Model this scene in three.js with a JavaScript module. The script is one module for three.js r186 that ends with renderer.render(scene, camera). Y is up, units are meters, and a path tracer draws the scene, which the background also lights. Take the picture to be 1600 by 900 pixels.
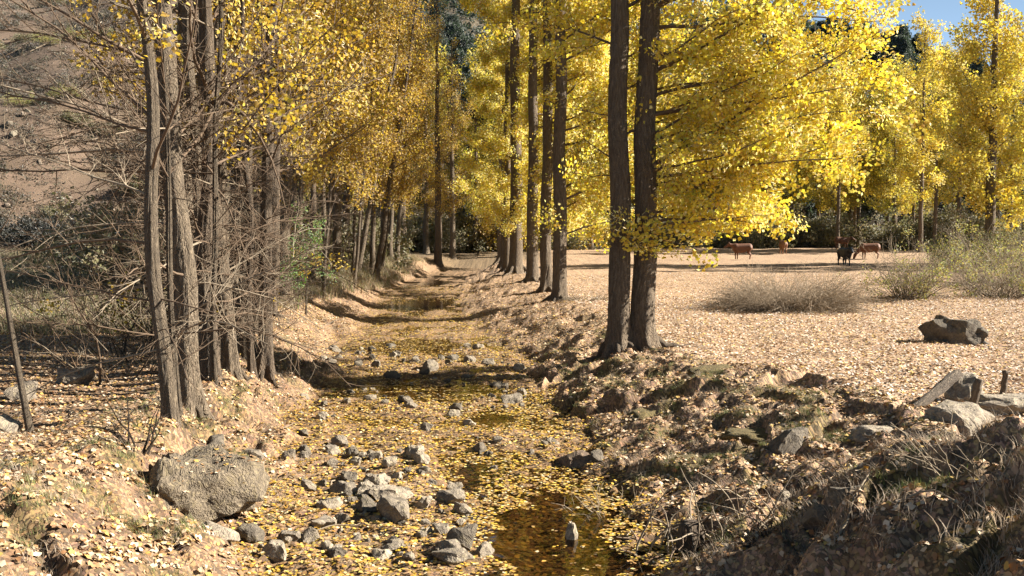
import * as THREE from 'three';
import { mergeGeometries, mergeVertices, toCreasedNormals } from 'three/addons/utils/BufferGeometryUtils.js';
import { MarchingCubes } from 'three/addons/objects/MarchingCubes.js';
import { createNoise2D, createNoise3D } from 'simplex-noise';

// ------------------------------------------------------------------ camera, sky, sun, exposure
const scene = new THREE.Scene();
const camera = new THREE.PerspectiveCamera(33.4, 16 / 9, 0.1, 2000);
camera.position.set(0, 2.5, 0);
camera.lookAt(0, 2.5 - Math.tan(3.17 * Math.PI / 180) * 100, -100);

const renderer = new THREE.WebGLRenderer({ antialias: true });
renderer.toneMapping = THREE.LinearToneMapping;
renderer.toneMappingExposure = 3.9;
renderer.shadowMap.enabled = true;

const SUN_ELEV = 30 * Math.PI / 180, SUN_AZ = 5 * Math.PI / 180;          // from the right, almost square to the view
const sunDir = new THREE.Vector3(Math.cos(SUN_ELEV) * Math.cos(SUN_AZ), Math.sin(SUN_ELEV), -Math.cos(SUN_ELEV) * Math.sin(SUN_AZ));
{ // clear autumn sky: deeper overhead, paler towards the horizon
  const W = 256, Hh = 128, a = new Float32Array(W * Hh * 4);
  for (let y = 0; y < Hh; y++) { const el = ((y + 0.5) / Hh - 0.5) * Math.PI, t = Math.pow(Math.max(0, 1 - Math.sin(Math.max(0, el))), 4);
    for (let x = 0; x < W; x++) { const i = 4 * (y * W + x); a[i] = 0.014 + 0.21 * t; a[i + 1] = 0.03 + 0.30 * t; a[i + 2] = 0.055 + 0.41 * t; a[i + 3] = 1; } }
  const t = new THREE.DataTexture(a, W, Hh, THREE.RGBAFormat, THREE.FloatType); t.mapping = THREE.EquirectangularReflectionMapping; t.magFilter = t.minFilter = THREE.LinearFilter; t.needsUpdate = true; scene.background = t; scene.environment = t;
}
const sun = new THREE.DirectionalLight(new THREE.Color(1.0, 0.93, 0.83), 5.0);
sun.position.copy(sunDir).multiplyScalar(150).add(new THREE.Vector3(0, 0, -60));
sun.target.position.set(0, 0, -60);
sun.castShadow = true; sun.shadow.mapSize.set(4096, 4096);
Object.assign(sun.shadow.camera, { left: -140, right: 140, top: 120, bottom: -120, near: 1, far: 500 });
scene.add(sun, sun.target);

// ------------------------------------------------------------------ helpers
function rngOf(seed) { let a = seed >>> 0; return () => { a = (a + 0x6D2B79F5) >>> 0; let t = a; t = Math.imul(t ^ (t >>> 15), t | 1); t ^= t + Math.imul(t ^ (t >>> 7), t | 61); return ((t ^ (t >>> 14)) >>> 0) / 4294967296; }; }
const n2 = createNoise2D(rngOf(11)), n2b = createNoise2D(rngOf(23)), n3 = createNoise3D(rngOf(37));
const fbm = (x, y, o = 4) => { let s = 0, a = 0.5; for (let i = 0; i < o; i++) { s += a * n2(x, y); x = x * 2.03 + 7.1; y = y * 2.03 - 3.7; a *= 0.5; } return s; };
const sst = (a, b, x) => { const t = Math.min(1, Math.max(0, (x - a) / (b - a))); return t * t * (3 - 2 * t); };
const lerp = (a, b, t) => a + (b - a) * t;
const V = (x, y, z) => new THREE.Vector3(x, y, z);
const RGB = (r, g, b) => new THREE.Color().setRGB(r, g, b);
function table(xs, ys) { return (x) => { if (x <= xs[0]) return ys[0]; for (let i = 1; i < xs.length; i++) if (x < xs[i]) { const t = (x - xs[i - 1]) / (xs[i] - xs[i - 1]), s = t * t * (3 - 2 * t); return lerp(ys[i - 1], ys[i], 0.5 * t + 0.5 * s); } return ys[ys.length - 1]; }; }
const used = {};
function numbered(name) { const k = used[name] = (used[name] ?? -1) + 1; return k ? `${name}_${String(k).padStart(3, '0')}` : name; }
function thing(name, label, category, group) { const o = new THREE.Group(); o.name = numbered(name); o.userData = { label, category }; if (group) o.userData.group = group; scene.add(o); return o; }
function part(name, geo, mat, parent) { const m = new THREE.Mesh(geo, mat); m.name = name; m.castShadow = m.receiveShadow = true; parent.add(m); return m; }
function single(name, geo, mat, label, category, group) { const m = part(numbered(name), geo, mat, scene); m.userData = { label, category }; if (group) m.userData.group = group; return m; }

// ------------------------------------------------------------------ lie of the land (metres; D is the distance ahead, x to the right)
const WATER = -0.7;
const streamX = table([-5, 5, 9, 14, 20, 26, 36, 47, 58, 70, 83, 95], [0.6, -0.1, -0.5, -1.2, -1.6, -2.4, -3.6, -4.5, -5.0, -5.1, -4.6, -3.6]);
const streamW = table([0, 9, 14, 20, 26, 36, 58, 83], [1.8, 1.9, 2.15, 2.35, 2.4, 1.7, 1.9, 1.7]);
const bankR = table([5, 9, 12, 16, 20, 26, 36, 50, 80], [2.2, 3.8, 4.8, 4.0, 2.5, 3.0, 3.8, 4.0, 2.4]);
const bankL = table([5, 9, 14, 20, 30, 50, 90], [2.2, 2.2, 1.7, 1.6, 2.6, 2.6, 2.0]);
const hillFoot = table([-160, -70, -50, -35, -10, 20, 60, 110, 180], [60, 94, 100, 104, 114, 146, 150, 146, 120]);
function H(x, z) {
  const D = -z, c = streamX(D), w = streamW(D), s = x - c;
  const wob = 0.35 * n2(x * 0.35 + 3, z * 0.35) + 0.22 * n2(x * 1.1, z * 1.1 + 9);
  const right = s > 0, bw = right ? bankR(D) : bankL(D);
  const d = Math.abs(s) - w + wob;
  const near = sst(70, 30, D);
  let top = right ? 0.05 : 0.12;
  top += 0.10 * n2(x * 0.09, z * 0.09) + 0.05 * n2(x * 0.4, z * 0.4);
  top += (right ? 0.85 * sst(70, 125, D) : 0.35 * sst(20, 95, D) + 0.5 * sst(-8, -26, x));
  // the bed: a gravel bar on the left, the pool on the right
  const bar = sst(0.9, -0.5, s - 0.15 * n2(z * 0.5, 4)) * sst(16, 12.5, D);
  const g2 = (a, b, p, q) => Math.exp(-(a * a) / (p * p) - (b * b) / (q * q));
  const deep = g2(x - 0.45 - 0.1 * (D - 10), D - 10.1, 0.8, 2.1) + g2(x + 0.45, D - 12.7, 0.35, 1.1) + 0.8 * g2(x + 0.3, D - 16.4, 0.9, 0.8) + 0.7 * g2(x + 1.7, D - 19.4, 1.7, 0.9) + 0.8 * g2(x + 4.2, D - 44, 1.6, 4) + 0.7 * g2(x + 2.8, D - 27.5, 1.5, 1.5) + 0.3 * g2(x + 5.2, D - 64, 1.2, 5);
  let bed = WATER + 0.015 + 0.05 * bar - 0.17 * deep + 0.05 * n2(x * 0.7, z * 0.5 + 40) + 0.03 * n2(x * 2.2, z * 2.2) + 0.012 * n2(x * 5, z * 5);
  let t = Math.min(1, Math.max(0, d / bw));
  const rise = right ? Math.pow(t, 0.8) : t;
  const prof = rise * rise * (3 - 2 * rise) * 0.6 + rise * 0.4;
  const fadeEnd = sst(104, 88, D);
  let h = lerp(top, lerp(bed, top, prof), fadeEnd);
  // worn ledges and hummocks on the banks
  const bank = sst(-0.15, 0.25, d) * sst(bw + 1.1, bw * 0.75, d) * fadeEnd;
  const a = n2b(x * 0.55, z * 0.55), b = n2b(x * 1.3 + 5, z * 1.3);
  const ledge = sst(-0.1, 0.5, n2(x * 0.23 + 60, z * 0.23));
  const cut = (v, w) => sst(-w, w, v);
  h += bank * ((0.20 * cut(a + 0.22 * b + 0.10 * n2(x * 3.1, z * 3.1), 0.035) - 0.09) * ledge + 0.09 * cut(b + 0.25 * n2(x * 2.4, z * 2.4) + 0.1 * n2b(x * 6, z * 6), 0.06) - 0.045 + 0.04 * n2(x * 0.9 + 7, z * 0.9) + 0.03 * Math.abs(n2(x * 3.4, z * 3.4)) + 0.018 * n2(x * 7, z * 7)) * (right ? 0.95 : 0.8) * (1 - 0.55 * sst(20, 27, D));
  h += 0.015 * n2(x * 2.6, z * 2.6);
  if (D < 32) h += 0.006 * Math.abs(n2b(x * 6, z * 6));
  // rise under the near right and the near left
  const edge = 0.25 * n2(z * 0.9, 17) + 0.18 * n2b(x * 1.6, z * 1.6);
  h += (0.95 + 0.12 * n2(x * 1.4, z * 1.4)) * sst(1.55, 3.35, x + edge - 0.12 * (D - 6)) * sst(10.4, 7.3, D + edge);
  h += 0.22 * sst(-1.8, -4.5, x) * sst(13, 7, D);
  // hills
  const foot = hillFoot(x) + 5 * n2(x * 0.03, 1.7);
  const u = D - foot;
  if (u > 0) {
    const cap = table([-150, 0, 60, 78, 104, 112, 150], [150, 150, 150, 110, 88, 60, 40])(x * 250 / Math.max(D, 120));
    const up = 0.52 * u * sst(-4, 30, u) + 1.2 * fbm(x * 0.03, z * 0.03, 4) * sst(0, 20, u) * 4 + 0.6 * n2(x * 0.22, z * 0.22) * sst(0, 10, u);
    h += cap * (1 - Math.exp(-up / cap * 1.15));
  }
  return h;
}
const bankness = (x, z) => { const D = -z, s = x - streamX(D), d = Math.abs(s) - streamW(D), bw = s > 0 ? bankR(D) : bankL(D); return sst(-0.1, 0.3, d) * sst(bw + 0.8, bw * 0.7, d) * sst(104, 88, D); };
const inStream = (x, z) => { const D = -z; return D < 96 && Math.abs(x - streamX(D)) < streamW(D) + 0.5 && H(x, z) < WATER + 0.10; };

// ------------------------------------------------------------------ textures
function dataTex(n, m, fill, srgb) { const a = new Uint8Array(n * m * 4); fill(a); const t = new THREE.DataTexture(a, n, m); t.wrapS = t.wrapT = THREE.RepeatWrapping; t.magFilter = THREE.LinearFilter; t.minFilter = THREE.LinearMipmapLinearFilter; t.generateMipmaps = true; if (srgb) t.colorSpace = THREE.SRGBColorSpace; t.needsUpdate = true; return t; }
// leaf litter and soil grain: overlapping leaf-sized flecks of many tones, 3 m to a tile
const litterBump = new Uint8Array(1024 * 1024 * 4);
const litterTex = dataTex(1024, 1024, (a) => {
  const N = 1024, r = rngOf(5);
  for (let i = 0; i < N * N; i++) { const v = 120 + 50 * r(); a[4 * i] = v; a[4 * i + 1] = v * 0.93; a[4 * i + 2] = v * 0.86; a[4 * i + 3] = 255; litterBump[4 * i] = litterBump[4 * i + 1] = litterBump[4 * i + 2] = 60 + 30 * r(); litterBump[4 * i + 3] = 255; }
  for (let k = 0; k < 17000; k++) {
    const cx = r() * N, cy = r() * N, an = r() * 6.283, L = 4 + 6.5 * r(), W = L * (0.45 + 0.4 * r()), g = r();
    const v = 120 + 135 * Math.pow(r(), 0.8), tr = v, tg = v * (0.86 + 0.09 * r()), tb = v * (0.72 + 0.14 * g), hb = 70 + 185 * r(), ti = (r() - 0.5) * 6;
    const ca = Math.cos(an), sa = Math.sin(an), R = Math.ceil(L);
    for (let y = -R; y <= R; y++) for (let x = -R; x <= R; x++) {
      const p = (x * ca + y * sa) / L, q = (-x * sa + y * ca) / W;
      if (p * p + q * q * (1 + 0.7 * p) > 1) continue;
      const i = 4 * ((((cy + y) | 0) + N) % N * N + (((cx + x) | 0) + N) % N), e = 1 - 0.12 * Math.abs(q) + 0.04 * (r() - 0.5);
      a[i] = Math.min(255, tr * e); a[i + 1] = Math.min(255, tg * e); a[i + 2] = Math.min(255, tb * e);
      const hh = Math.max(0, Math.min(255, hb + ti * x * 0.8 + ti * y * 0.5)); litterBump[i] = litterBump[i + 1] = litterBump[i + 2] = hh;
    }
  }
}, true);
const litterBumpTex = dataTex(1024, 1024, (a) => a.set(litterBump));
// bark: long upright plates with rough faces, 1 m round by 2 m up
const barkB = new Uint8Array(512 * 1024 * 4);
const barkTex = dataTex(512, 1024, (a) => {
  const r = rngOf(8);
  for (let y = 0; y < 1024; y++) for (let x = 0; x < 512; x++) {
    const th = x / 512 * Math.PI * 2, X = Math.cos(th) * 3.4, Z = Math.sin(th) * 3.4, ph = y / 1024 * Math.PI * 2, P = Math.cos(ph) * 0.9, Q = Math.sin(ph) * 0.9;
    const w = n3(X * 0.6 + P, Z * 0.6, Q * 1.2);
    const rg = 1 - Math.abs(n3(X * 1.25 + w * 0.5, Z * 1.25 + P * 2.6, Q * 2.6 + 3));
    const rg2 = 1 - Math.abs(n3(X * 2.6 + 8, Z * 2.6 + P * 7, Q * 7));
    const fine = n3(X * 7, Z * 7 + P * 14, Q * 14);
    const h = Math.max(0, Math.min(1, 1 - 1.15 * Math.pow(rg, 3.5) - 0.4 * Math.pow(rg2, 4) + 0.10 * fine));
    const lich = sst(0.25, 0.7, n3(X * 0.9 - 4, Z * 0.9 + P * 2, Q * 2 + 1));
    const v = 165 + 34 * fine + 26 * w + 26 * (r() - 0.5), i = 4 * (y * 512 + x);
    a[i] = Math.min(255, v + 10 + 14 * lich); a[i + 1] = Math.min(255, v + 14 * lich); a[i + 2] = Math.min(255, v * 0.9 + 16 * lich); a[i + 3] = 255;
    barkB[i] = barkB[i + 1] = barkB[i + 2] = h * 255; barkB[i + 3] = 255;
  }
}, true);
const barkBump = dataTex(512, 1024, (a) => a.set(barkB));
// stone: speckle, veins and lichen blotches, 1 m to a tile
const stoneB = new Uint8Array(512 * 512 * 4);
const stoneTex = dataTex(512, 512, (a) => {
  const r = rngOf(9), T = (f, o) => (x, y) => { const p = x / 512 * 6.2832, q = y / 512 * 6.2832; return n3(Math.cos(p) * f + o, Math.sin(p) * f + Math.cos(q) * f, Math.sin(q) * f - o); };
  const A = T(0.9, 1), B = T(2.8, 5), C = T(8, 9), L = T(2.0, 13);
  for (let y = 0; y < 512; y++) for (let x = 0; x < 512; x++) {
    const c = C(x, y), b = B(x, y), l = sst(0.35, 0.5, L(x, y) + 0.3 * c), i = 4 * (y * 512 + x);
    const v = 168 + 18 * A(x, y) + 20 * b + 18 * c + 30 * (r() - 0.5);
    a[i] = Math.min(255, v + 4 + 22 * l); a[i + 1] = Math.min(255, v + 22 * l); a[i + 2] = Math.min(255, v * 0.95 + 12 * l); a[i + 3] = 255;
    stoneB[i] = stoneB[i + 1] = stoneB[i + 2] = Math.max(0, Math.min(255, 128 + 50 * b + 40 * c + 30 * (r() - 0.5))); stoneB[i + 3] = 255;
  }
}, true);
const stoneBump = dataTex(512, 512, (a) => a.set(stoneB));
const ripple = dataTex(512, 512, (a) => { for (let y = 0; y < 512; y++) for (let x = 0; x < 512; x++) { const p = x / 512 * 6.2832, q = y / 512 * 6.2832; const v = 128 + 60 * n3(Math.cos(p) * 1.6, Math.sin(p) * 1.6 + Math.cos(q) * 1.6, Math.sin(q) * 1.6), i = 4 * (y * 512 + x); a[i] = a[i + 1] = a[i + 2] = v; a[i + 3] = 255; } });

// ------------------------------------------------------------------ materials
const std = (o) => new THREE.MeshStandardMaterial({ roughness: 0.95, ...o });
const M = {
  ground: std({ map: litterTex, bumpMap: litterBumpTex, bumpScale: 0.012, vertexColors: true }),
  bark: std({ map: barkTex, bumpMap: barkBump, bumpScale: 0.03, color: RGB(0.50, 0.42, 0.34) }),
  barkGrey: std({ map: barkTex, bumpMap: barkBump, bumpScale: 0.028, color: RGB(0.44, 0.375, 0.30) }),
  barkBrown: std({ map: barkTex, bumpMap: barkBump, bumpScale: 0.02, color: RGB(0.31, 0.25, 0.195) }),
  twig: std({ map: barkTex, color: RGB(0.36, 0.27, 0.20) }),
  deadwood: std({ map: barkTex, color: RGB(0.74, 0.66, 0.56) }),
  darkWood: std({ map: barkTex, bumpMap: barkBump, bumpScale: 0.01, color: RGB(0.20, 0.15, 0.11) }),
  stone: std({ map: stoneTex, bumpMap: stoneBump, bumpScale: 0.02, color: RGB(0.56, 0.48, 0.39) }),
  stoneDark: std({ map: stoneTex, bumpMap: stoneBump, bumpScale: 0.02, color: RGB(0.34, 0.29, 0.23) }),
  stonePale: std({ map: stoneTex, bumpMap: stoneBump, bumpScale: 0.015, color: RGB(0.80, 0.69, 0.56) }),
  stoneBrown: std({ map: stoneTex, bumpMap: stoneBump, bumpScale: 0.015, color: RGB(0.42, 0.30, 0.22) }),
  boulder: std({ map: stoneTex, bumpMap: stoneBump, bumpScale: 0.04, color: RGB(0.50, 0.41, 0.30) }),
  moss: std({ map: litterTex, bumpMap: litterBumpTex, bumpScale: 0.03, color: RGB(0.36, 0.33, 0.14) }),
  leaf: new THREE.MeshPhysicalMaterial({ vertexColors: true, side: THREE.DoubleSide, roughness: 1, transmission: 0.5, thickness: 0 }),
  dryLeaf: new THREE.MeshPhysicalMaterial({ vertexColors: true, side: THREE.DoubleSide, roughness: 0.75, specularIntensity: 0.7 }),
  wetLeaf: new THREE.MeshPhysicalMaterial({ vertexColors: true, side: THREE.DoubleSide, roughness: 0.5 }),
  blade: new THREE.MeshPhysicalMaterial({ vertexColors: true, side: THREE.DoubleSide, roughness: 1, transmission: 0.3, thickness: 0 }),
  water: new THREE.MeshPhysicalMaterial({ color: RGB(0.52, 0.43, 0.28), roughness: 0.03, transmission: 1, thickness: 0, ior: 1.33, bumpMap: ripple, bumpScale: 0.004 }),
};

// base colours brought to their real-world reflectance
const tone = (m, k) => m.color.multiplyScalar(k);
for (const [k, m] of Object.entries(M)) if (k !== 'water') tone(m, k === 'leaf' ? 0.84 : k === 'wetLeaf' ? 0.7 : 0.66);

// ------------------------------------------------------------------ ground, one sheet
function axis(lo, hi, a, b, fine, grow, most) { const out = []; for (let v = a; v <= b + 1e-6; v += fine) out.push(v); let s = fine, v = b; while (v < hi) { s = Math.min(most, s * grow); v += s; out.push(v); } s = fine; v = a; while (v > lo) { s = Math.min(most, s * grow); v -= s; out.unshift(v); } return out; }
{
  const xs = axis(-330, 330, -6, 7, 0.05, 1.045, 3.2), ds = axis(-60, 420, 5.5, 22, 0.05, 1.03, 3.2);
  const nx = xs.length, nz = ds.length, pos = new Float32Array(nx * nz * 3), col = new Float32Array(nx * nz * 3), uv = new Float32Array(nx * nz * 2), idx = [];
  const mix = (c, d, t) => { c[0] = lerp(c[0], d[0], t); c[1] = lerp(c[1], d[1], t); c[2] = lerp(c[2], d[2], t); };
  for (let j = 0, k = 0; j < nz; j++) for (let i = 0; i < nx; i++, k++) {
    const x = xs[i], z = -ds[j], D = ds[j], h = H(x, z);
    pos.set([x, h, z], 3 * k); { const sg = x < streamX(D) ? -1 : 1; uv.set([(x + sg * 0.45 * h) / 3, (z - 0.35 * h) / 3], 2 * k); }
    const n = fbm(x * 0.5, z * 0.5, 4), m = n2b(x * 1.7, z * 1.7), s = x - streamX(D);
    const c = [0.92, 0.74, 0.55];                                       // pale leaf litter of the field
    mix(c, [0.60, 0.45, 0.31], sst(0, 0.5, n) * 0.5);
    if (s < 0) mix(c, [0.56, 0.42, 0.28], 0.7);
    const b = bankness(x, z);                                           // turned soil, roots and moss on the banks
    mix(c, [0.30, 0.22, 0.15], b * (0.25 + 0.5 * sst(-0.2, 0.4, n + 0.35 * m)) * (1 - 0.55 * sst(19, 26, D)));
    mix(c, [0.30, 0.27, 0.09], b * sst(0.15, 0.5, n2(x * 0.8 + 30, z * 0.8)) * (s > 0 ? 0.7 : 0.45) * sst(40, 20, D));
    if (h < WATER + 0.12 && D < 98 && Math.abs(s) < 4) mix(c, h < WATER - 0.01 ? [0.26, 0.17, 0.07] : [0.45, 0.32, 0.17], sst(WATER + 0.12, WATER + 0.02, h));
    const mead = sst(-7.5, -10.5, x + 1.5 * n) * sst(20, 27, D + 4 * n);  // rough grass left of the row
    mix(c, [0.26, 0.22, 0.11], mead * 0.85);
    mix(c, [0.30, 0.25, 0.14], sst(84, 92, D + 3 * n) * sst(6, 1, x) * 0.8);
    const u = D - hillFoot(x);
    if (u > -6) { const t = sst(-6, 4, u + 5 * n); const g = [0.36, 0.30, 0.26]; mix(g, [0.24, 0.195, 0.16], sst(-0.1, 0.4, fbm(x * 0.16, z * 0.16, 5))); mix(g, [0.17, 0.15, 0.09], sst(-32, -14, x + 6 * n)); mix(g, [0.22, 0.20, 0.11], sst(0.15, 0.5, fbm(x * 0.12 + 40, z * 0.12, 4)) * 0.6); mix(c, g, t); }
    col.set(c, 3 * k);
    if (i && j) { const q = k, p = k - 1, e = k - nx, f = k - nx - 1; idx.push(f, e, q, f, q, p); }
  }
  const g = new THREE.BufferGeometry();
  g.setAttribute('position', new THREE.BufferAttribute(pos, 3)); g.setAttribute('color', new THREE.BufferAttribute(col, 3)); g.setAttribute('uv', new THREE.BufferAttribute(uv, 2)); g.setIndex(idx); g.computeVertexNormals();
  const m = part('ground', g, M.ground, scene); m.userData = { kind: 'structure', label: 'leaf strewn field, stream banks and bare hillsides', category: 'ground' };
  // the stream
  const P = [], U = [], I = []; let k = 0;
  for (let D = -6; D <= 100; D += 0.5) { const c = streamX(D), w = streamW(D) + 1.3; for (const e of [-1, 1]) { P.push(c + e * w, WATER, -D); U.push((c + e * w) / 2, D / 2); } if (k) { const q = 2 * k; I.push(q - 2, q - 1, q + 1, q - 2, q + 1, q); } k++; }
  const wg = new THREE.BufferGeometry(); wg.setAttribute('position', new THREE.Float32BufferAttribute(P, 3)); wg.setAttribute('uv', new THREE.Float32BufferAttribute(U, 2)); wg.setIndex(I); wg.computeVertexNormals();
  const wm = part('stream_water', wg, M.water, scene); wm.userData = { kind: 'structure', label: 'shallow brown stream water under floating leaves', category: 'stream' };
}

// ------------------------------------------------------------------ tubes, trunks, limbs
const _t = V(), _n = V(), _b = V(), _p = V(), _q = V();
function tube(pts, rad, segs, bump, uvk = 1) {          // closed at the tip; rad may be a function of (ring, angle)
  const n = pts.length, pos = [], uv = [], idx = []; let L = 0; const N = V(1, 0, 0);
  for (let i = 0; i < n; i++) {
    _t.subVectors(pts[Math.min(n - 1, i + 1)], pts[Math.max(0, i - 1)]).normalize();
    if (!i) { N.set(1, 0, 0); if (Math.abs(_t.x) > 0.8) N.set(0, 0, 1); }
    N.addScaledVector(_t, -N.dot(_t)).normalize(); _b.crossVectors(_t, N);
    if (i) L += pts[i].distanceTo(pts[i - 1]);
    for (let j = 0; j <= segs; j++) {
      const a = (j % segs) / segs * Math.PI * 2, ca = Math.cos(a), sa = Math.sin(a);
      let r = rad[i]; if (bump) r += bump(L, ca, sa, rad[i], a);
      pos.push(pts[i].x + r * (N.x * ca + _b.x * sa), pts[i].y + r * (N.y * ca + _b.y * sa), pts[i].z + r * (N.z * ca + _b.z * sa));
      uv.push(j / segs * uvk, L / 2);
      if (i && j) { const q = i * (segs + 1) + j, p = q - 1, e = q - segs - 1, f = e - 1; idx.push(f, e, q, f, q, p); }
    }
  }
  const g = new THREE.BufferGeometry(); g.setAttribute('position', new THREE.Float32BufferAttribute(pos, 3)); g.setAttribute('uv', new THREE.Float32BufferAttribute(uv, 2)); g.setIndex(idx); g.computeVertexNormals();
  const nm = g.attributes.normal; for (let i = 0; i < n; i++) { const a = i * (segs + 1), b = a + segs; const x = nm.getX(a) + nm.getX(b), y = nm.getY(a) + nm.getY(b), z = nm.getZ(a) + nm.getZ(b), l = Math.hypot(x, y, z) || 1; nm.setXYZ(a, x / l, y / l, z / l); nm.setXYZ(b, x / l, y / l, z / l); }
  return g;
}
// a wandering branch: list of points; dir is bent by lift each step
function wander(r, from, dir, len, steps, lift, jit) { const pts = [from.clone()], d = dir.clone().normalize(), p = from.clone(); for (let i = 0; i < steps; i++) { d.x += (r() - 0.5) * jit; d.z += (r() - 0.5) * jit; d.y += (r() - 0.5) * jit + lift / steps; d.normalize(); p.addScaledVector(d, len / steps); pts.push(p.clone()); } return pts; }
const taper = (n, a, b) => Array.from({ length: n }, (_, i) => lerp(a, b, Math.pow(i / (n - 1), 0.8)));
function at(pts, t) { const f = t * (pts.length - 1), i = Math.min(pts.length - 2, f | 0); return V().lerpVectors(pts[i], pts[i + 1], f - i); }
function dirAt(pts, t) { const i = Math.min(pts.length - 2, (t * (pts.length - 1)) | 0); return V().subVectors(pts[i + 1], pts[i]).normalize(); }

// ------------------------------------------------------------------ leaf clumps (many leaf-sized faces), instanced through each crown
function leafGeo(fold, w) { // one poplar leaf, 1 m long along +y, to be scaled
  return { v: [[0, 0, 0], [w * 0.5, 0.30, fold], [w * 0.36, 0.62, fold * 0.7], [0, 1, -0.06], [-w * 0.36, 0.62, fold * 0.7], [-w * 0.5, 0.30, fold], [0, 0.45, 0]], f: [[0, 1, 6], [1, 2, 6], [2, 3, 6], [3, 4, 6], [4, 5, 6], [5, 0, 6]] };
}
function clump(seed, n, R, size, tones, quad = true, flat = 1) {
  const r = rngOf(seed), pos = [], col = [], idx = [], m = new THREE.Matrix4(), q = new THREE.Quaternion(), e = new THREE.Euler();
  for (let k = 0; k < n; k++) {
    const a = r() * 6.2832, c = r() * 2 - 1, rr = R * Math.pow(r(), 0.45), s = Math.sqrt(1 - c * c);
    e.set(-0.6 - r() * 2.0, r() * 6.2832, (r() - 0.5) * 1.6, 'YXZ'); q.setFromEuler(e);
    const sz = size * (0.7 + 0.6 * r()); m.compose(V(rr * s * Math.cos(a), rr * c * flat, rr * s * Math.sin(a)), q, V(sz, sz, sz));
    const L = leafGeo(0.10 + 0.15 * r(), 0.95 + 0.2 * r()), vs = quad ? [L.v[0], [0.5, 0.38, 0.14], L.v[3], [-0.5, 0.38, 0.14]] : L.v, fs = quad ? [[0, 1, 2], [0, 2, 3]] : L.f;
    const t = tones[(r() * tones.length) | 0], g = 0.8 + 0.35 * r(), o = pos.length / 3;
    for (const v of vs) { _p.set(...v).applyMatrix4(m); pos.push(_p.x, _p.y, _p.z); col.push(t[0] * g, t[1] * g, t[2] * g); }
    for (const f of fs) idx.push(o + f[0], o + f[1], o + f[2]);
  }
  const g = new THREE.BufferGeometry(); g.setAttribute('position', new THREE.Float32BufferAttribute(pos, 3)); g.setAttribute('color', new THREE.Float32BufferAttribute(col, 3)); g.setIndex(idx); g.computeVertexNormals(); return g;
}
const YEL = [[0.88, 0.71, 0.05], [0.90, 0.76, 0.09], [0.85, 0.61, 0.03], [0.92, 0.84, 0.34], [0.82, 0.70, 0.06], [0.90, 0.75, 0.05], [0.60, 0.60, 0.07], [0.66, 0.44, 0.06]];  // the palest tone puts the whitish gloss of the leaves into their colour
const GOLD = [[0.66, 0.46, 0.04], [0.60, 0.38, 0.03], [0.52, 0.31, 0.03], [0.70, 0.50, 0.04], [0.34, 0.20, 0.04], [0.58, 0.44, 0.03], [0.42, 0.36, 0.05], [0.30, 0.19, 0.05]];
const FARY = [[0.80, 0.61, 0.05], [0.82, 0.67, 0.07], [0.74, 0.53, 0.04], [0.62, 0.55, 0.07], [0.84, 0.71, 0.15]];
const OLIVE = [[0.18, 0.17, 0.06], [0.24, 0.20, 0.08], [0.14, 0.14, 0.05], [0.30, 0.24, 0.12]];
const PINE = [[0.030, 0.05, 0.022], [0.045, 0.065, 0.03], [0.025, 0.04, 0.02]];
const GREEN = [[0.16, 0.30, 0.05], [0.20, 0.34, 0.06], [0.26, 0.34, 0.05], [0.12, 0.24, 0.05]];
const SHRUB = [[0.30, 0.34, 0.07], [0.40, 0.40, 0.08], [0.24, 0.26, 0.07], [0.50, 0.42, 0.10], [0.30, 0.24, 0.12]];
const CL = {
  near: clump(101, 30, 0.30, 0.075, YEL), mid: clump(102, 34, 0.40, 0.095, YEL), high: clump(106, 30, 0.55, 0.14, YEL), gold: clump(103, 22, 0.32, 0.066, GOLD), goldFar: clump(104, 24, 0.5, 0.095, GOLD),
  far: clump(105, 40, 0.75, 0.19, FARY), farGreen: clump(115, 40, 0.75, 0.19, [...FARY, [0.50, 0.46, 0.05], [0.42, 0.40, 0.05], [0.54, 0.48, 0.04]]), olive: clump(107, 34, 0.35, 0.09, OLIVE), pine: clump(108, 40, 0.8, 0.24, PINE, true, 0.5), green: clump(109, 18, 0.22, 0.07, GREEN), shrub: clump(110, 24, 0.25, 0.055, SHRUB), bramble: clump(111, 40, 0.45, 0.09, [[0.028, 0.028, 0.012], [0.04, 0.033, 0.017], [0.022, 0.023, 0.011]]),
};
CL.scrub = clump(112, 26, 0.5, 0.13, [[0.12, 0.09, 0.055], [0.09, 0.075, 0.04], [0.16, 0.12, 0.08], [0.10, 0.10, 0.045]], true, 0.5);
const _m4 = new THREE.Matrix4(), _qq = new THREE.Quaternion(), _e = new THREE.Euler(), _s = V(), _c = new THREE.Color();
function instances(name, geo, mat, places, parent, r, tint = 0.16) {
  const im = new THREE.InstancedMesh(geo, mat, places.length); im.name = name; im.castShadow = im.receiveShadow = true; im.userData.kind = 'stuff';
  for (let i = 0; i < places.length; i++) { const p = places[i]; _e.set(r() * 6.283, r() * 6.283, r() * 6.283); _qq.setFromEuler(_e); const s = (p.s ?? 1) * (0.75 + 0.5 * r()); _s.set(s, s, s); _m4.compose(p, _qq, _s); im.setMatrixAt(i, _m4); const g = 1 - tint + tint * 1.6 * r(); _c.setRGB(g * (0.97 + 0.06 * r()), g * (0.93 + 0.12 * r()), g); im.setColorAt(i, _c); }
  parent.add(im); return im;
}
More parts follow.
